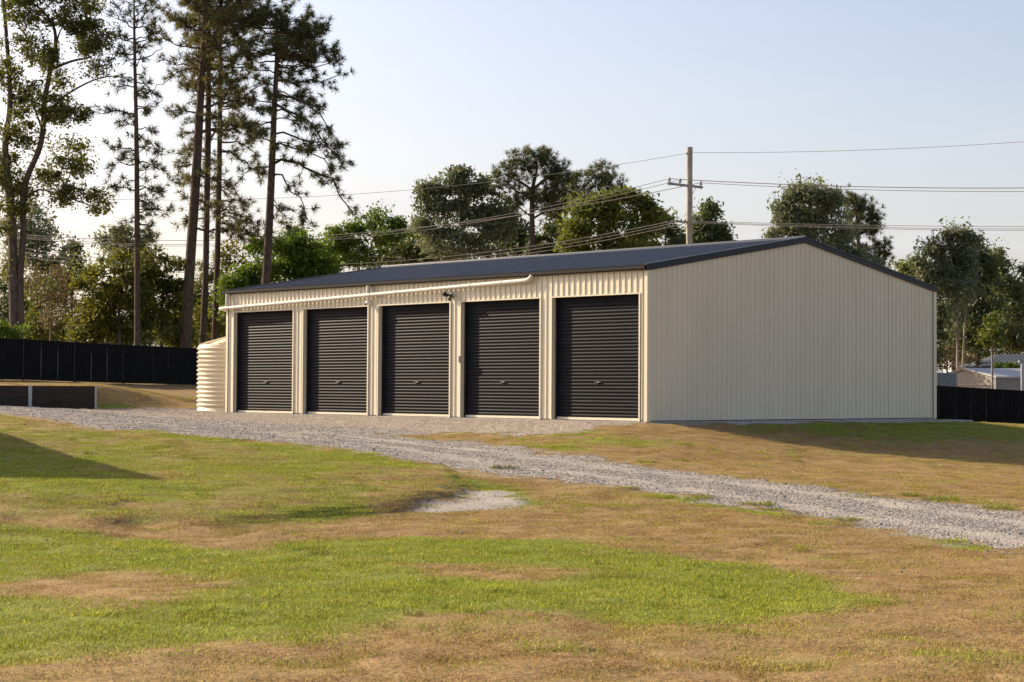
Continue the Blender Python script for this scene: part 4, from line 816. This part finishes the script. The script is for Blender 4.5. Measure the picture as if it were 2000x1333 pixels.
shrub('rounded dark green tree right of the tall pine, above the shed roof', 101, [(588, 690, 8), (590, 600, 6), (592, 540, 4)], [(560, 490, 35, 32), (600, 485, 35, 28), (620, 515, 28, 35), (580, 530, 50, 35), (550, 520, 30, 35), (640, 530, 12, 25), (600, 560, 50, 30)], 'lf_green', per=70, crad=.65)
shrub('low dark scrub below the big mottled shrub at the fence top', 120, [(200, 700, 5), (200, 660, 4)], [(170, 640, 45, 30), (230, 645, 45, 30), (290, 640, 45, 30), (150, 665, 40, 20), (260, 665, 50, 20)], 'lf_dark', per=50, crad=.8)
shrub('low dark scrub between the pine cluster and the tank', 124, [(390, 700, 5), (390, 660, 4)], [(340, 640, 40, 30), (390, 635, 40, 35), (430, 640, 40, 35), (330, 665, 40, 20), (410, 665, 50, 20), (465, 620, 30, 35)], 'lf_dark', per=50, crad=.8)
shrub('low dark scrub left of the twin trunk gum', 126, [(40, 700, 5), (40, 660, 4)], [(0, 630, 45, 35), (50, 640, 45, 30), (100, 645, 45, 30), (20, 660, 50, 20), (120, 660, 40, 20)], 'lf_dark', per=50, crad=.8)
for bx_, by_, hh2, lb in ((-33, 80, 17, 'spreading gum out of frame at the left, shading the bank'), (-29, 68, 13, 'smaller gum out of frame at the left, nearest the retaining wall')):
    def P_(dx, dz): 
        q = np.array([bx_ + dx, by_, dz + .6]) - O; w_ = q @ fw; return (1000 + F * (q @ RV) / w_, 666.5 - F * (q @ UV) / w_)
    sc2 = F / by_
    lobe_tree('gum_tree', lb, by_, [[(*P_(0, 0), .5 * sc2), (*P_(.3, hh2 * .4), .4 * sc2), (*P_(0, hh2 * .8), .2 * sc2)]], [(*P_(a * hh2, b * hh2), .13 * hh2 * sc2, .09 * hh2 * sc2, .6) for a, b in ((0, .95), (.15, .8), (-.16, .82), (.05, .66), (-.2, .6), (.22, .62))], M['lf_gumy'], M['bark_gum'], .22, .4, 22, .8, group=GG)
MG = 'trees behind the middle of the shed'
def tree(label, Y, trunks, lobes, leafm, bark='bark_pale', name='gum_tree', group=MG, **k):
    k.setdefault('cl_den', 1.3)
    return lobe_tree(name, label, Y, trunks, lobes, M[leafm], M[bark], k.pop('leaf', .25), k.pop('asp', .38), k.pop('per', 56), k.pop('crad', .72), k.pop('droop', .4), group=group, **k)
tree('small distant gum top peeping out just right of the tall pine', 135, [[(575, 600, 4), (575, 500, 3)]], [(575, 452, 18, 14), (565, 475, 26, 16), (590, 485, 25, 16), (575, 510, 40, 25)], 'lf_gum')
tree('broad bright green wattle with spiky top left of the middle trees', 122, [[(700, 600, 9), (700, 530, 7), (702, 490, 5)], [(760, 600, 8), (758, 520, 6)]], [(650, 475, 20, 20), (655, 450, 8, 12), (690, 465, 30, 28), (735, 445, 18, 24), (737, 425, 7, 14), (700, 445, 12, 12), (780, 440, 18, 14), (765, 465, 35, 28), (680, 505, 50, 32), (740, 505, 55, 30), (795, 490, 35, 30), (650, 510, 30, 30)], 'lf_green', per=60, leaf=.2, asp=.45)
tree('low dark green tree in the gap left of the grey gum', 118, [[(820, 600, 8), (822, 520, 6)]], [(815, 490, 40, 30), (855, 495, 35, 28), (790, 510, 40, 25), (840, 515, 50, 25), (880, 510, 30, 20)], 'lf_dark', per=60, leaf=.2, asp=.45)
tree('soft olive tree linking the bright wattle to the grey gum', 130, [[(800, 600, 6), (800, 500, 5)]], [(790, 462, 26, 20), (815, 470, 26, 22), (770, 480, 30, 24), (840, 485, 28, 24), (800, 500, 45, 25), (870, 495, 30, 22), (620, 490, 30, 22), (665, 490, 30, 25)], 'lf_olive', per=50)
tree('grey green weeping gum left of the broad pine, above the roof', 114, [[(905, 600, 9), (905, 490, 7), (902, 430, 5), (898, 380, 3)], [(897, 540, 5), (880, 470, 4), (868, 420, 3)], [(920, 540, 5), (940, 480, 4), (955, 430, 3)]], [(865, 362, 30, 22), (900, 350, 26, 22), (895, 340, 10, 12, .8), (925, 370, 32, 28), (845, 385, 26, 26), (870, 405, 38, 30), (920, 410, 42, 32), (960, 400, 32, 28), (985, 425, 25, 30), (823, 400, 15, 18, .6), (828, 435, 14, 14, .6), (860, 445, 42, 26), (920, 455, 50, 30), (970, 450, 32, 30), (890, 490, 50, 25, .6), (950, 490, 40, 25, .6), (835, 470, 20, 20, .6)], 'lf_grey', per=58, droop=.55)
tree('dark drooping she oak behind the grey gum and broad pine', 124, [[(1000, 600, 7), (1000, 500, 6), (998, 450, 4)]], [(990, 430, 35, 22), (1010, 455, 25, 25), (970, 465, 35, 28), (1000, 485, 40, 25), (1030, 480, 20, 28, .6)], 'lf_dark', name='she_oak_tree', droop=.7, asp=.2, leaf=.32, per=64)
lobe_tree('pine_tree', 'broad flat crowned pine in the middle above the shed roof', 112, [[(1040, 600, 13), (1040, 480, 12), (1039, 410, 11), (1041, 365, 9), (1048, 335, 5), (1046, 310, 3)]],
    [(1008, 312, 20, 16), (1040, 305, 24, 14), (1068, 308, 22, 16), (985, 335, 18, 16), (1020, 335, 30, 18), (1070, 335, 30, 20), (1095, 345, 20, 24), (975, 358, 8, 8, .7), (1035, 385, 28, 18), (1065, 380, 30, 22), (1085, 375, 25, 25), (1105, 340, 8, 18), (1010, 395, 14, 10, .6), (1060, 415, 30, 20, .8), (1000, 362, 20, 12, .6), (1100, 395, 25, 25)],
    M['needle'], M['bark_pine'], .32, .1, 34, .42, kind='tuft', group=MG, limbs=[[(1040, 372, 6), (1015, 355, 5), (985, 340, 3)], [(1041, 370, 6), (1065, 350, 5), (1085, 335, 3)], [(1041, 380, 5), (1010, 375, 4), (985, 350, 3)], [(1040, 428, 5), (1062, 415, 4), (1090, 400, 3)], [(1040, 425, 4), (1022, 412, 3), (1010, 400, 2)]], cl_den=2.0)
lobe_tree('pine_tree', 'darker pine with narrow top just right of the broad pine', 120, [[(1178, 600, 11), (1178, 480, 9), (1177, 400, 6), (1176, 340, 3)]], [(1178, 335, 20, 14), (1165, 355, 22, 18), (1195, 355, 22, 20), (1208, 372, 12, 16), (1180, 380, 30, 20), (1150, 378, 18, 18), (1120, 365, 22, 20), (1135, 345, 14, 12), (1130, 395, 32, 20), (1195, 400, 25, 20)], M['needle'], M['bark_pine'], .32, .1, 30, .42, kind='tuft', group=MG, cl_den=2.0)
tree('very dark bushy tree below the broad pine, right of its trunk', 116, [[(1085, 600, 8), (1088, 500, 6), (1088, 440, 4)]], [(1095, 420, 24, 20), (1080, 450, 22, 20), (1110, 455, 22, 22), (1075, 485, 22, 25), (1100, 490, 26, 25), (1050, 480, 20, 22), (1040, 500, 28, 20)], 'lf_dark', name='cypress_tree', leaf=.2, asp=.4, per=64, crad=.6, droop=.1)
tree('yellow green gum in front of the dark pines, left of the pole', 106, [[(1195, 600, 9), (1197, 500, 7), (1180, 450, 5), (1165, 420, 3)], [(1197, 510, 5), (1225, 450, 4), (1240, 420, 3)], [(1120, 560, 4), (1118, 500, 3)]], [(1150, 400, 32, 20), (1185, 395, 28, 18), (1128, 428, 22, 28), (1160, 430, 32, 24), (1215, 420, 34, 26), (1240, 395, 20, 16), (1232, 385, 16, 12), (1260, 400, 14, 14, .8), (1270, 415, 16, 22), (1245, 445, 30, 26), (1195, 460, 40, 26), (1140, 465, 32, 24), (1110, 470, 18, 20), (1160, 490, 40, 20, .7), (1220, 485, 45, 20), (1120, 500, 22, 14, .5)], 'lf_gumy', per=58, crad=.68)
tree('small dark gum with rounded head just left of the pole', 113, [[(1305, 600, 6), (1300, 500, 5), (1300, 450, 3)], [(1270, 600, 5), (1268, 500, 4)]], [(1300, 428, 14, 13), (1275, 432, 14, 12), (1260, 455, 20, 15, .8), (1290, 460, 24, 18, .7), (1250, 480, 25, 20), (1285, 490, 30, 18), (1320, 470, 20, 22, .7), (1315, 490, 30, 15), (1230, 465, 20, 25)], 'lf_gum', per=56, crad=.62)
tree('conical dark gum immediately right of the pole', 115, [[(1388, 600, 7), (1388, 500, 5), (1387, 430, 3)]], [(1385, 408, 13, 10), (1388, 425, 18, 16), (1375, 445, 20, 18), (1400, 450, 18, 22), (1385, 470, 34, 20), (1415, 470, 14, 12), (1355, 472, 18, 16, .8), (1360, 440, 10, 14, .6), (1400, 490, 40, 15)], 'lf_gum', per=62, crad=.6)
RG = 'trees behind the right side of the shed'
tree('broad brownish gum rising behind the roof ridge at the right', 120, [[(1590, 640, 9), (1590, 520, 8), (1588, 440, 5), (1585, 390, 3)], [(1605, 620, 6), (1608, 480, 5), (1615, 420, 3)], [(1640, 640, 5), (1640, 540, 4), (1632, 470, 3)]], [(1550, 385, 22, 16), (1575, 378, 26, 16), (1605, 380, 26, 18), (1565, 368, 10, 8, .8), (1628, 392, 18, 18), (1535, 410, 20, 22), (1570, 415, 38, 26), (1615, 420, 36, 30), (1520, 438, 16, 18, .8), (1550, 450, 34, 24), (1600, 460, 45, 28), (1520, 462, 22, 12), (1645, 455, 26, 40), (1620, 495, 40, 25), (1650, 505, 34, 28), (1680, 520, 34, 22), (1700, 545, 34, 20), (1600, 600, 40, 35), (1640, 610, 45, 40), (1690, 610, 40, 40), (1650, 660, 50, 30), (1725, 640, 40, 40), (1760, 670, 36, 34)], 'lf_grey', group=RG, per=60, droop=.6)  # lowest lobes are unseen behind the shed, added to shade the garage gable
lobe_tree('pine_tree', 'dark green pine attached to the right of the broad brownish gum', 125, [[(1680, 680, 10), (1678, 520, 9), (1676, 460, 6), (1672, 410, 3)]], [(1652, 395, 18, 12), (1672, 398, 20, 14), (1692, 408, 18, 16), (1660, 420, 24, 20), (1695, 430, 20, 20), (1708, 422, 10, 14), (1712, 448, 14, 10), (1685, 455, 30, 18), (1715, 475, 16, 12), (1690, 490, 30, 18), (1725, 490, 10, 14), (1710, 510, 24, 18), (1665, 450, 22, 20), (1720, 530, 20, 18, .8)], M['needle'], M['bark_pine'], .32, .1, 30, .42, kind='tuft', group=RG, cl_den=2.1)
tree('pale yellow treetop showing over the descending gable edge', 128, [[(1772, 640, 4), (1772, 560, 3)]], [(1765, 522, 16, 10, .8), (1790, 515, 12, 10, .7), (1775, 540, 26, 12), (1795, 550, 20, 18), (1750, 545, 18, 12)], 'lf_gumy', group=RG, per=40)
tree('tall spreading gum with pale forked trunk right of the shed', 122, [[(1870, 735, 5), (1870, 650, 4.6), (1869, 580, 4), (1866, 540, 3), (1855, 500, 2)], [(1870, 650, 3.2), (1862, 590, 2.6), (1858, 550, 2)], [(1880, 720, 4), (1884, 640, 4), (1886, 600, 3.4), (1878, 560, 2.6), (1885, 510, 2)]], [(1848, 470, 20, 14), (1868, 460, 24, 14), (1890, 468, 20, 16), (1825, 490, 20, 16), (1850, 500, 36, 24), (1800, 512, 18, 14, .8), (1815, 530, 34, 26), (1870, 525, 34, 28), (1845, 555, 36, 28, .8), (1805, 560, 18, 26, .7), (1880, 570, 30, 30, .7), (1850, 600, 25, 25, .5), (1840, 640, 22, 40, .6), (1890, 500, 20, 20)], 'lf_grey', group=RG, per=58, droop=.5)
tree('dark dense gum forming the right half of the tall right clump', 137, [[(1905, 735, 7), (1904, 620, 6), (1905, 540, 4)]], [(1905, 490, 20, 18), (1890, 480, 18, 14), (1918, 505, 20, 20), (1905, 530, 34, 28), (1930, 535, 18, 26), (1900, 565, 34, 26), (1925, 590, 34, 28), (1895, 610, 30, 30), (1930, 630, 35, 30), (1880, 650, 34, 34), (1915, 665, 40, 30)], 'lf_dark', group=RG, per=60, droop=.3)
tree('gum at the right edge with airy rounded outer boughs', 142, [[(1965, 735, 7), (1962, 640, 6), (1955, 570, 4)], [(1985, 735, 6), (1988, 650, 5)]], [(1945, 502, 18, 16), (1958, 520, 22, 20), (1978, 545, 20, 20), (1950, 550, 24, 24), (1985, 570, 18, 20), (1970, 590, 30, 26), (1995, 610, 20, 26), (1960, 625, 30, 28), (1990, 650, 26, 24), (1950, 660, 36, 26), (1985, 672, 30, 18), (2010, 590, 25, 30)], 'lf_gum', group=RG, per=56, droop=.3)
tree('deep green backing tree filling the gaps behind the tall right gums', 160, [[(1900, 735, 5), (1900, 640, 4)]], [(1835, 555, 25, 30), (1860, 585, 34, 34), (1900, 545, 34, 30), (1940, 570, 34, 34), (1975, 600, 34, 34), (1845, 625, 30, 36), (1890, 640, 40, 36), (1940, 650, 40, 36), (1985, 660, 36, 34), (1860, 672, 34, 22), (1910, 690, 44, 22)], 'lf_dark', group=RG, per=50)
tree('dark gum lobe cut by the right image edge', 120, [[(2040, 735, 7), (2040, 600, 6), (2030, 560, 4)]], [(2012, 533, 14, 12), (2035, 540, 25, 25), (2045, 590, 35, 35), (2030, 640, 30, 30)], 'lf_dark', group=RG)
tree('slim young gum with pale trunk in front of the right clump', 112, [[(1938, 725, 4), (1937, 670, 3.5), (1938, 640, 2.5)]], [(1935, 640, 13, 14, .8), (1945, 655, 14, 14, .6), (1928, 665, 10, 12, .6), (1950, 675, 12, 12, .5), (1938, 625, 10, 8, .7)], 'lf_gumy', group=RG, per=34, crad=.5, leaf=.2)
tree('narrow dark green tree hugging the far right corner of the shed', 104, [[(1826, 740, 5), (1826, 660, 4), (1827, 610, 3)]], [(1828, 600, 10, 14), (1830, 625, 14, 18), (1830, 655, 15, 22), (1828, 690, 16, 24), (1820, 640, 16, 30)], 'lf_dark', 'bark_gum', 'conifer_tree', RG, leaf=.16, asp=.45, per=64, crad=.5, droop=.1)
shrubs_r = [('dry brown scrub under the tall gums at the right', 128, [(1850, 735, 4), (1850, 705, 3)], [(1855, 690, 22, 22, .8), (1840, 705, 20, 20), (1885, 705, 25, 18, .7)], 'lf_brown'), ('bright green bush between the garage roof and the blue grey house', 124.5, [(1965, 735, 3), (1965, 722, 2)], [(1968, 716, 18, 7), (1950, 714, 10, 9, .7), (1985, 718, 12, 6)], 'lf_green'),
            ('dark scrub mass behind the outbuilding at the right', 175, [(1900, 735, 4), (1900, 705, 3)], [(1840, 690, 40, 30), (1900, 690, 45, 30), (1950, 680, 45, 40), (2000, 680, 40, 40), (1870, 660, 45, 40), (1930, 640, 50, 40), (1985, 640, 45, 45)], 'lf_dark')]
for lb, Y, tr_, lo_, lm in shrubs_r: lobe_tree('shrub', lb, Y, [tr_], lo_, M[lm], M['bark_grey'], .16 if 'bush' in lb else .22, .45, 40, .22 if 'bush' in lb else .7, .15, group=RG, cat='shrub')

# ------------------------------------------------------------------ grass, gravel stones (uncountable)
def gn_scatter(name, pts_, rot, scl, idx, tint, variants, kindlabel):
    me = D.meshes.new(name); me.vertices.add(len(pts_)); me.vertices.foreach_set('co', pts_.astype(np.float32).ravel())
    for nm, ty, dt in (('rot', 'FLOAT_VECTOR', rot), ('scl', 'FLOAT_VECTOR', scl)):
        a = me.attributes.new(nm, ty, 'POINT'); a.data.foreach_set('vector', dt.astype(np.float32).ravel())
    a = me.attributes.new('idx', 'INT', 'POINT'); a.data.foreach_set('value', idx.astype(np.int32))
    a = me.attributes.new('ptint', 'FLOAT_COLOR', 'POINT'); a.data.foreach_set('color', tint.astype(np.float32).ravel())
    o = obj(name, me); tag(o, kindlabel[0], kindlabel[1], kind='stuff')
    ng = D.node_groups.new(name, 'GeometryNodeTree'); ng.interface.new_socket('Geometry', in_out='INPUT', socket_type='NodeSocketGeometry'); ng.interface.new_socket('Geometry', in_out='OUTPUT', socket_type='NodeSocketGeometry')
    gi = ng.nodes.new('NodeGroupInput'); go = ng.nodes.new('NodeGroupOutput'); ip = ng.nodes.new('GeometryNodeInstanceOnPoints'); jn = ng.nodes.new('GeometryNodeJoinGeometry')
    m2p = ng.nodes.new('GeometryNodeMeshToPoints'); ng.links.new(gi.outputs[0], m2p.inputs['Mesh']); ng.links.new(m2p.outputs[0], ip.inputs['Points'])
    for v in reversed(variants):
        oi = ng.nodes.new('GeometryNodeObjectInfo'); oi.inputs['Object'].default_value = v; oi.inputs['As Instance'].default_value = False
        g2 = ng.nodes.new('GeometryNodeGeometryToInstance'); ng.links.new(oi.outputs['Geometry'], g2.inputs[0]); ng.links.new(g2.outputs[0], jn.inputs[0])
    ng.links.new(jn.outputs[0], ip.inputs['Instance']); ip.inputs['Pick Instance'].default_value = True
    def attr(nm, ty):
        n = ng.nodes.new('GeometryNodeInputNamedAttribute'); n.data_type = ty; n.inputs['Name'].default_value = nm; return [s for s in n.outputs if s.enabled][0]
    ng.links.new(attr('idx', 'INT'), ip.inputs['Instance Index']); ng.links.new(attr('rot', 'FLOAT_VECTOR'), ip.inputs['Rotation']); ng.links.new(attr('scl', 'FLOAT_VECTOR'), ip.inputs['Scale'])
    ng.links.new(ip.outputs[0], go.inputs[0]); md = o.modifiers.new('scatter', 'NODES'); md.node_group = ng; return o
def inst_mat(name, lo, hi, trans):
    m = D.materials.new(name); m.use_nodes = True; nt = m.node_tree; b = nt.nodes['Principled BSDF']; out = nt.nodes['Material Output']; b.inputs['Roughness'].default_value = .7; b.inputs['Specular IOR Level'].default_value = .25
    ai = N(m, 'Attribute'); ai.attribute_type = 'INSTANCER'; ai.attribute_name = 'ptint'; ag = N(m, 'Attribute'); ag.attribute_name = 'tint'
    mr = N(m, 'MapRange'); LK(m, ag.outputs['Fac'], mr.inputs[0]); mr.inputs[3].default_value = lo; mr.inputs[4].default_value = hi
    mc = N(m, 'MixRGB'); mc.blend_type = 'MULTIPLY'; mc.inputs[0].default_value = 1; LK(m, ai.outputs['Color'], mc.inputs[1]); LK(m, mr.outputs[0], mc.inputs[2]); LK(m, mc.outputs[0], b.inputs['Base Color'])
    if trans:
        tr = N(m, 'BsdfTranslucent'); mx = N(m, 'MixShader'); mx.inputs[0].default_value = trans; LK(m, mc.outputs[0], tr.inputs[0]); LK(m, b.outputs[0], mx.inputs[1]); LK(m, tr.outputs[0], mx.inputs[2]); LK(m, mx.outputs[0], out.inputs['Surface'])
    return m
gmat = inst_mat('grass_blade', .55, 1.5, .3); smat = inst_mat('gravel_stone', .6, 1.45, 0)
def blade_patch(n, h0, h1, flop, rad, w0):
    r = rad * np.sqrt(rng.random(n)); t = rng.uniform(0, 2 * np.pi, n); c = np.stack([r * np.cos(t), r * np.sin(t), np.full(n, -.008)], 1)
    h = rng.uniform(h0, h1, n); az = rng.uniform(0, 2 * np.pi, n); ln = rng.uniform(.1, flop, n); d = np.stack([np.cos(az) * ln, np.sin(az) * ln, np.ones(n)], 1); d /= np.linalg.norm(d, axis=1)[:, None]
    sd = np.stack([-np.sin(az), np.cos(az), np.zeros(n)], 1) * w0 * rng.uniform(.6, 1.3, (n, 1)); midp = c + d * (h * .55)[:, None]; tip = midp + (d + np.stack([np.cos(az) * ln, np.sin(az) * ln, -.35 * np.ones(n)], 1) * .6) * (h * .5)[:, None]
    V_ = np.stack([c - sd, c + sd, midp + sd * .8, midp - sd * .8, tip], 1).reshape(-1, 3); b = np.arange(n)[:, None] * 5
    F3 = np.concatenate([b + np.array([[0, 1, 2]]), b + np.array([[0, 2, 3]]), b + np.array([[3, 2, 4]])]); return np_mesh('blade_patch', V_, F3, gmat, np.repeat(rng.random(n), 5))
pat = [D.objects.new('blade_patch', blade_patch(190, .012, .034, 1.5, .24, .0027)) for _ in range(3)] + [D.objects.new('blade_patch', blade_patch(210, .008, .024, 3.0, .24, .0026)) for _ in range(3)] + [D.objects.new('blade_patch', blade_patch(70, .035, .075, 1.3, .10, .0034)) for _ in range(3)]
def scatter_xy(dens_near, y0, y1):
    out = []
    for a in np.arange(y0, y1, .5):
        w = .5715 * (a + .25) + 5.; den = dens_near * min(1, (26 / (a + .5))) if a > 26 else dens_near
        n = rng.poisson(w * .5 * den); out.append(np.stack([rng.uniform(-w / 2, w / 2, n), rng.uniform(a, a + .5, n)], 1))
    return np.concatenate(out)
xy = scatter_xy(42, 9.2, 75); gm_, gg_, gd_, ga_ = masks(xy[:, 0], xy[:, 1])
lxx = (xy[:, 0] - C0[0]) * math.cos(TH) - (xy[:, 1] - C0[1]) * math.sin(TH); lyy = (xy[:, 0] - C0[0]) * S[0] + (xy[:, 1] - C0[1]) * S[1]
inside = (lxx > -LEN - .2) & (lxx < 1.05) & (lyy > -.1) & (lyy < WID + .3)
hidden = (xy[:, 1] > 50) & (xy[:, 0] > -8) & (xy[:, 0] < 9)
keep = (rng.random(len(xy)) > gm_ * 1.08) & (rng.random(len(xy)) > gd_ * .93) & ~inside & ~hidden
xy = xy[keep]; gg_ = gg_[keep]; n = len(xy)
spk = fbm(xy[:, 0] * 3.1, xy[:, 1] * 3.1, 77, 3); gsel = np.clip((gg_ + rng.normal(size=n) * .20 + (spk - .5) * .9 - .13) / .6, 0, 1)
patchy = fbm(xy[:, 0] * 1.1, xy[:, 1] * 1.1, 91, 3)
dryc = np.array([.40, .275, .110]); dry2 = np.array([.335, .205, .078]); grnc = np.array([.225, .288, .027]); grn2 = np.array([.365, .365, .042])
pw_ = sm(.35, .65, patchy)[:, None]; r1 = rng.random((n, 1))
col = (dryc * (1 - pw_) + dry2 * pw_) * (1 - gsel[:, None]) + (grnc * (1 - r1) + grn2 * r1) * gsel[:, None]
col = col * rng.uniform(.78, 1.25, (n, 1)); tint = np.concatenate([col, np.ones((n, 1))], 1)
idx = np.where(rng.random(n) < gsel, rng.integers(0, 3, n), rng.integers(3, 6, n)); tall = (gsel > .5) & (rng.random(n) < .02); idx = np.where(tall, rng.integers(6, 9, n), idx)
z = height(xy[:, 0], xy[:, 1]); sc1 = rng.uniform(.8, 1.25, n)
scl = np.stack([sc1, sc1, sc1 * rng.uniform(.75, 1.25, n) * (.85 + .35 * gsel)], 1); rot = np.stack([np.zeros(n), np.zeros(n), rng.uniform(0, 6.28, n)], 1)
gn_scatter('grass', np.stack([xy[:, 0], xy[:, 1], z], 1), rot, scl, idx, tint, pat, ('patchy mown grass, part green and part dry tan', 'grass'))
def stone(seed):
    r = np.random.default_rng(seed); V_ = np.array([[0, 0, 1], [.9, 0, .45], [.28, .85, .45], [-.72, .53, .45], [-.72, -.53, .45], [.28, -.85, .45], [.72, .53, -.4], [-.28, .85, -.4], [-.9, 0, -.4], [-.28, -.85, -.4], [.72, -.53, -.4], [0, 0, -.8]]) * r.uniform(.65, 1.15, (12, 1)) * np.array([1, .8, .62])
    F3 = [(0, 1, 2), (0, 2, 3), (0, 3, 4), (0, 4, 5), (0, 5, 1), (1, 6, 2), (2, 7, 3), (3, 8, 4), (4, 9, 5), (5, 10, 1), (6, 7, 2), (7, 8, 3), (8, 9, 4), (9, 10, 5), (10, 6, 1), (6, 11, 7), (7, 11, 8), (8, 11, 9), (9, 11, 10), (10, 11, 6)]
    return D.objects.new('stone', np_mesh('stone', V_, F3, smat, np.full(12, .5)))
stv = [stone(i) for i in range(5)]
xy = scatter_xy(620, 17, 62); gm_, gg_, gd_, ga_ = masks(xy[:, 0], xy[:, 1])
lxx = (xy[:, 0] - C0[0]) * math.cos(TH) - (xy[:, 1] - C0[1]) * math.sin(TH); lyy = (xy[:, 0] - C0[0]) * S[0] + (xy[:, 1] - C0[1]) * S[1]
inside = (lxx > -LEN - .1) & (lxx < .1) & (lyy > -.05) & (lyy < WID)
keep = (rng.random(len(xy)) < np.maximum(np.maximum(gm_ ** 1.3, .010), .45 * (sdist(xy[:, 0], xy[:, 1], DP[0][0]) > -.1))) & (rng.random(len(xy)) > .25 + gd_ * .65) & ~inside; xy = xy[keep]; ga_ = ga_[keep]; n = len(xy)
z = height(xy[:, 0], xy[:, 1]) + .006; s1 = np.exp(rng.normal(-4.72, .40, n)) * (1 - .35 * ga_); scl = np.stack([s1, s1, s1], 1); rot = rng.uniform(0, 6.28, (n, 3)) * np.array([.12, .12, 1])
g_ = np.exp(rng.normal(-1.72, .40, (n, 1))); col = g_ * (np.array([1., .97, .93]) * (1 - ga_[:, None]) + np.array([1.07, .94, .83]) * ga_[:, None])
gn_scatter('gravel', np.stack([xy[:, 0], xy[:, 1], z], 1), rot, scl, rng.integers(0, 5, n), np.concatenate([np.clip(col, .03, .6), np.ones((n, 1))], 1), stv, ('loose grey gravel stones on the drive', 'gravel'))
lm_ = inst_mat('fallen_leaf', .8, 1.2, .2)
lfv = [D.objects.new('fallen_leaf', np_mesh('fallen_leaf', np.array([[-.05, 0, .004], [-.01, .016, .010], [.05, .003, .016], [-.005, -.016, .002]]) * f_, np.array([[0, 1, 2, 3]]), lm_, np.full(4, .5))) for f_ in (.5, .65)]
xy = scatter_xy(.8, 9.5, 46); gm_ = masks(xy[:, 0], xy[:, 1])[0]; xy = xy[rng.random(len(xy)) > gm_ * .6]; n = len(xy)
lcol = np.array([[.30, .17, .08], [.40, .30, .18], [.22, .14, .08], [.55, .50, .42]])[rng.choice(4, n, p=[.35, .3, .25, .1])] * rng.uniform(.8, 1.2, (n, 1))
gn_scatter('leaf_litter', np.stack([xy[:, 0], xy[:, 1], height(xy[:, 0], xy[:, 1]) + .022], 1), rng.uniform(-.5, .5, (n, 3)) + np.array([0, 0, 1]) * rng.uniform(0, 6.28, (n, 1)), np.repeat(rng.uniform(.6, 1.2, (n, 1)), 3, 1), rng.integers(0, 2, n), np.concatenate([lcol, np.ones((n, 1))], 1), lfv, ('scattered fallen leaves on the lawn', 'leaves'))
# distinct tufts growing on the drive's edges
tg = [(1366, 976, 1.2, 'olive grass clump on the near drive edge below the middle'), (1478, 990, 1.0, 'round green grass tuft alone on the bare near drive edge'), (1514, 997, .8, 'small green tuft right of the round tuft on the near drive edge'), (1655, 1017, .9, 'green tuft among dry seedheads on the near drive edge'), (1778, 968, .9, 'leftmost green tuft along the far drive edge at right'), (1838, 979, 1.2, 'flat green tuft second along the far drive edge at right'), (1955, 995, 1.1, 'dark green tuft near the right frame edge on the far drive side'), (1262, 906, 1.0, 'green tuft on the far drive edge below the shed corner'), (985, 918, 1.3, 'grey green leafy weed on the near drive edge below the third door'), (1225, 955, .8, 'flat dark tuft on the near drive edge left of centre')]
for px, py, s_, lb in tg:
    g2 = on_ground(px, py); zz = gz(g2[0], g2[1]); me = blade_patch(130, .06, .17, 1.3, .16, .005); me.materials.clear(); me.materials.append(M['lf_tuft'] if 'weed' not in lb else M['lf_gum'])
    o = obj('grass_tuft', me); o.location = (g2[0], g2[1], zz); o.scale = (s_ * 1.6, s_ * 1.1, s_ * .5); o.rotation_euler = (0, 0, rnd.uniform(0, 6)); tag(o, lb, 'grass tuft', 'grass tufts along the drive edges')
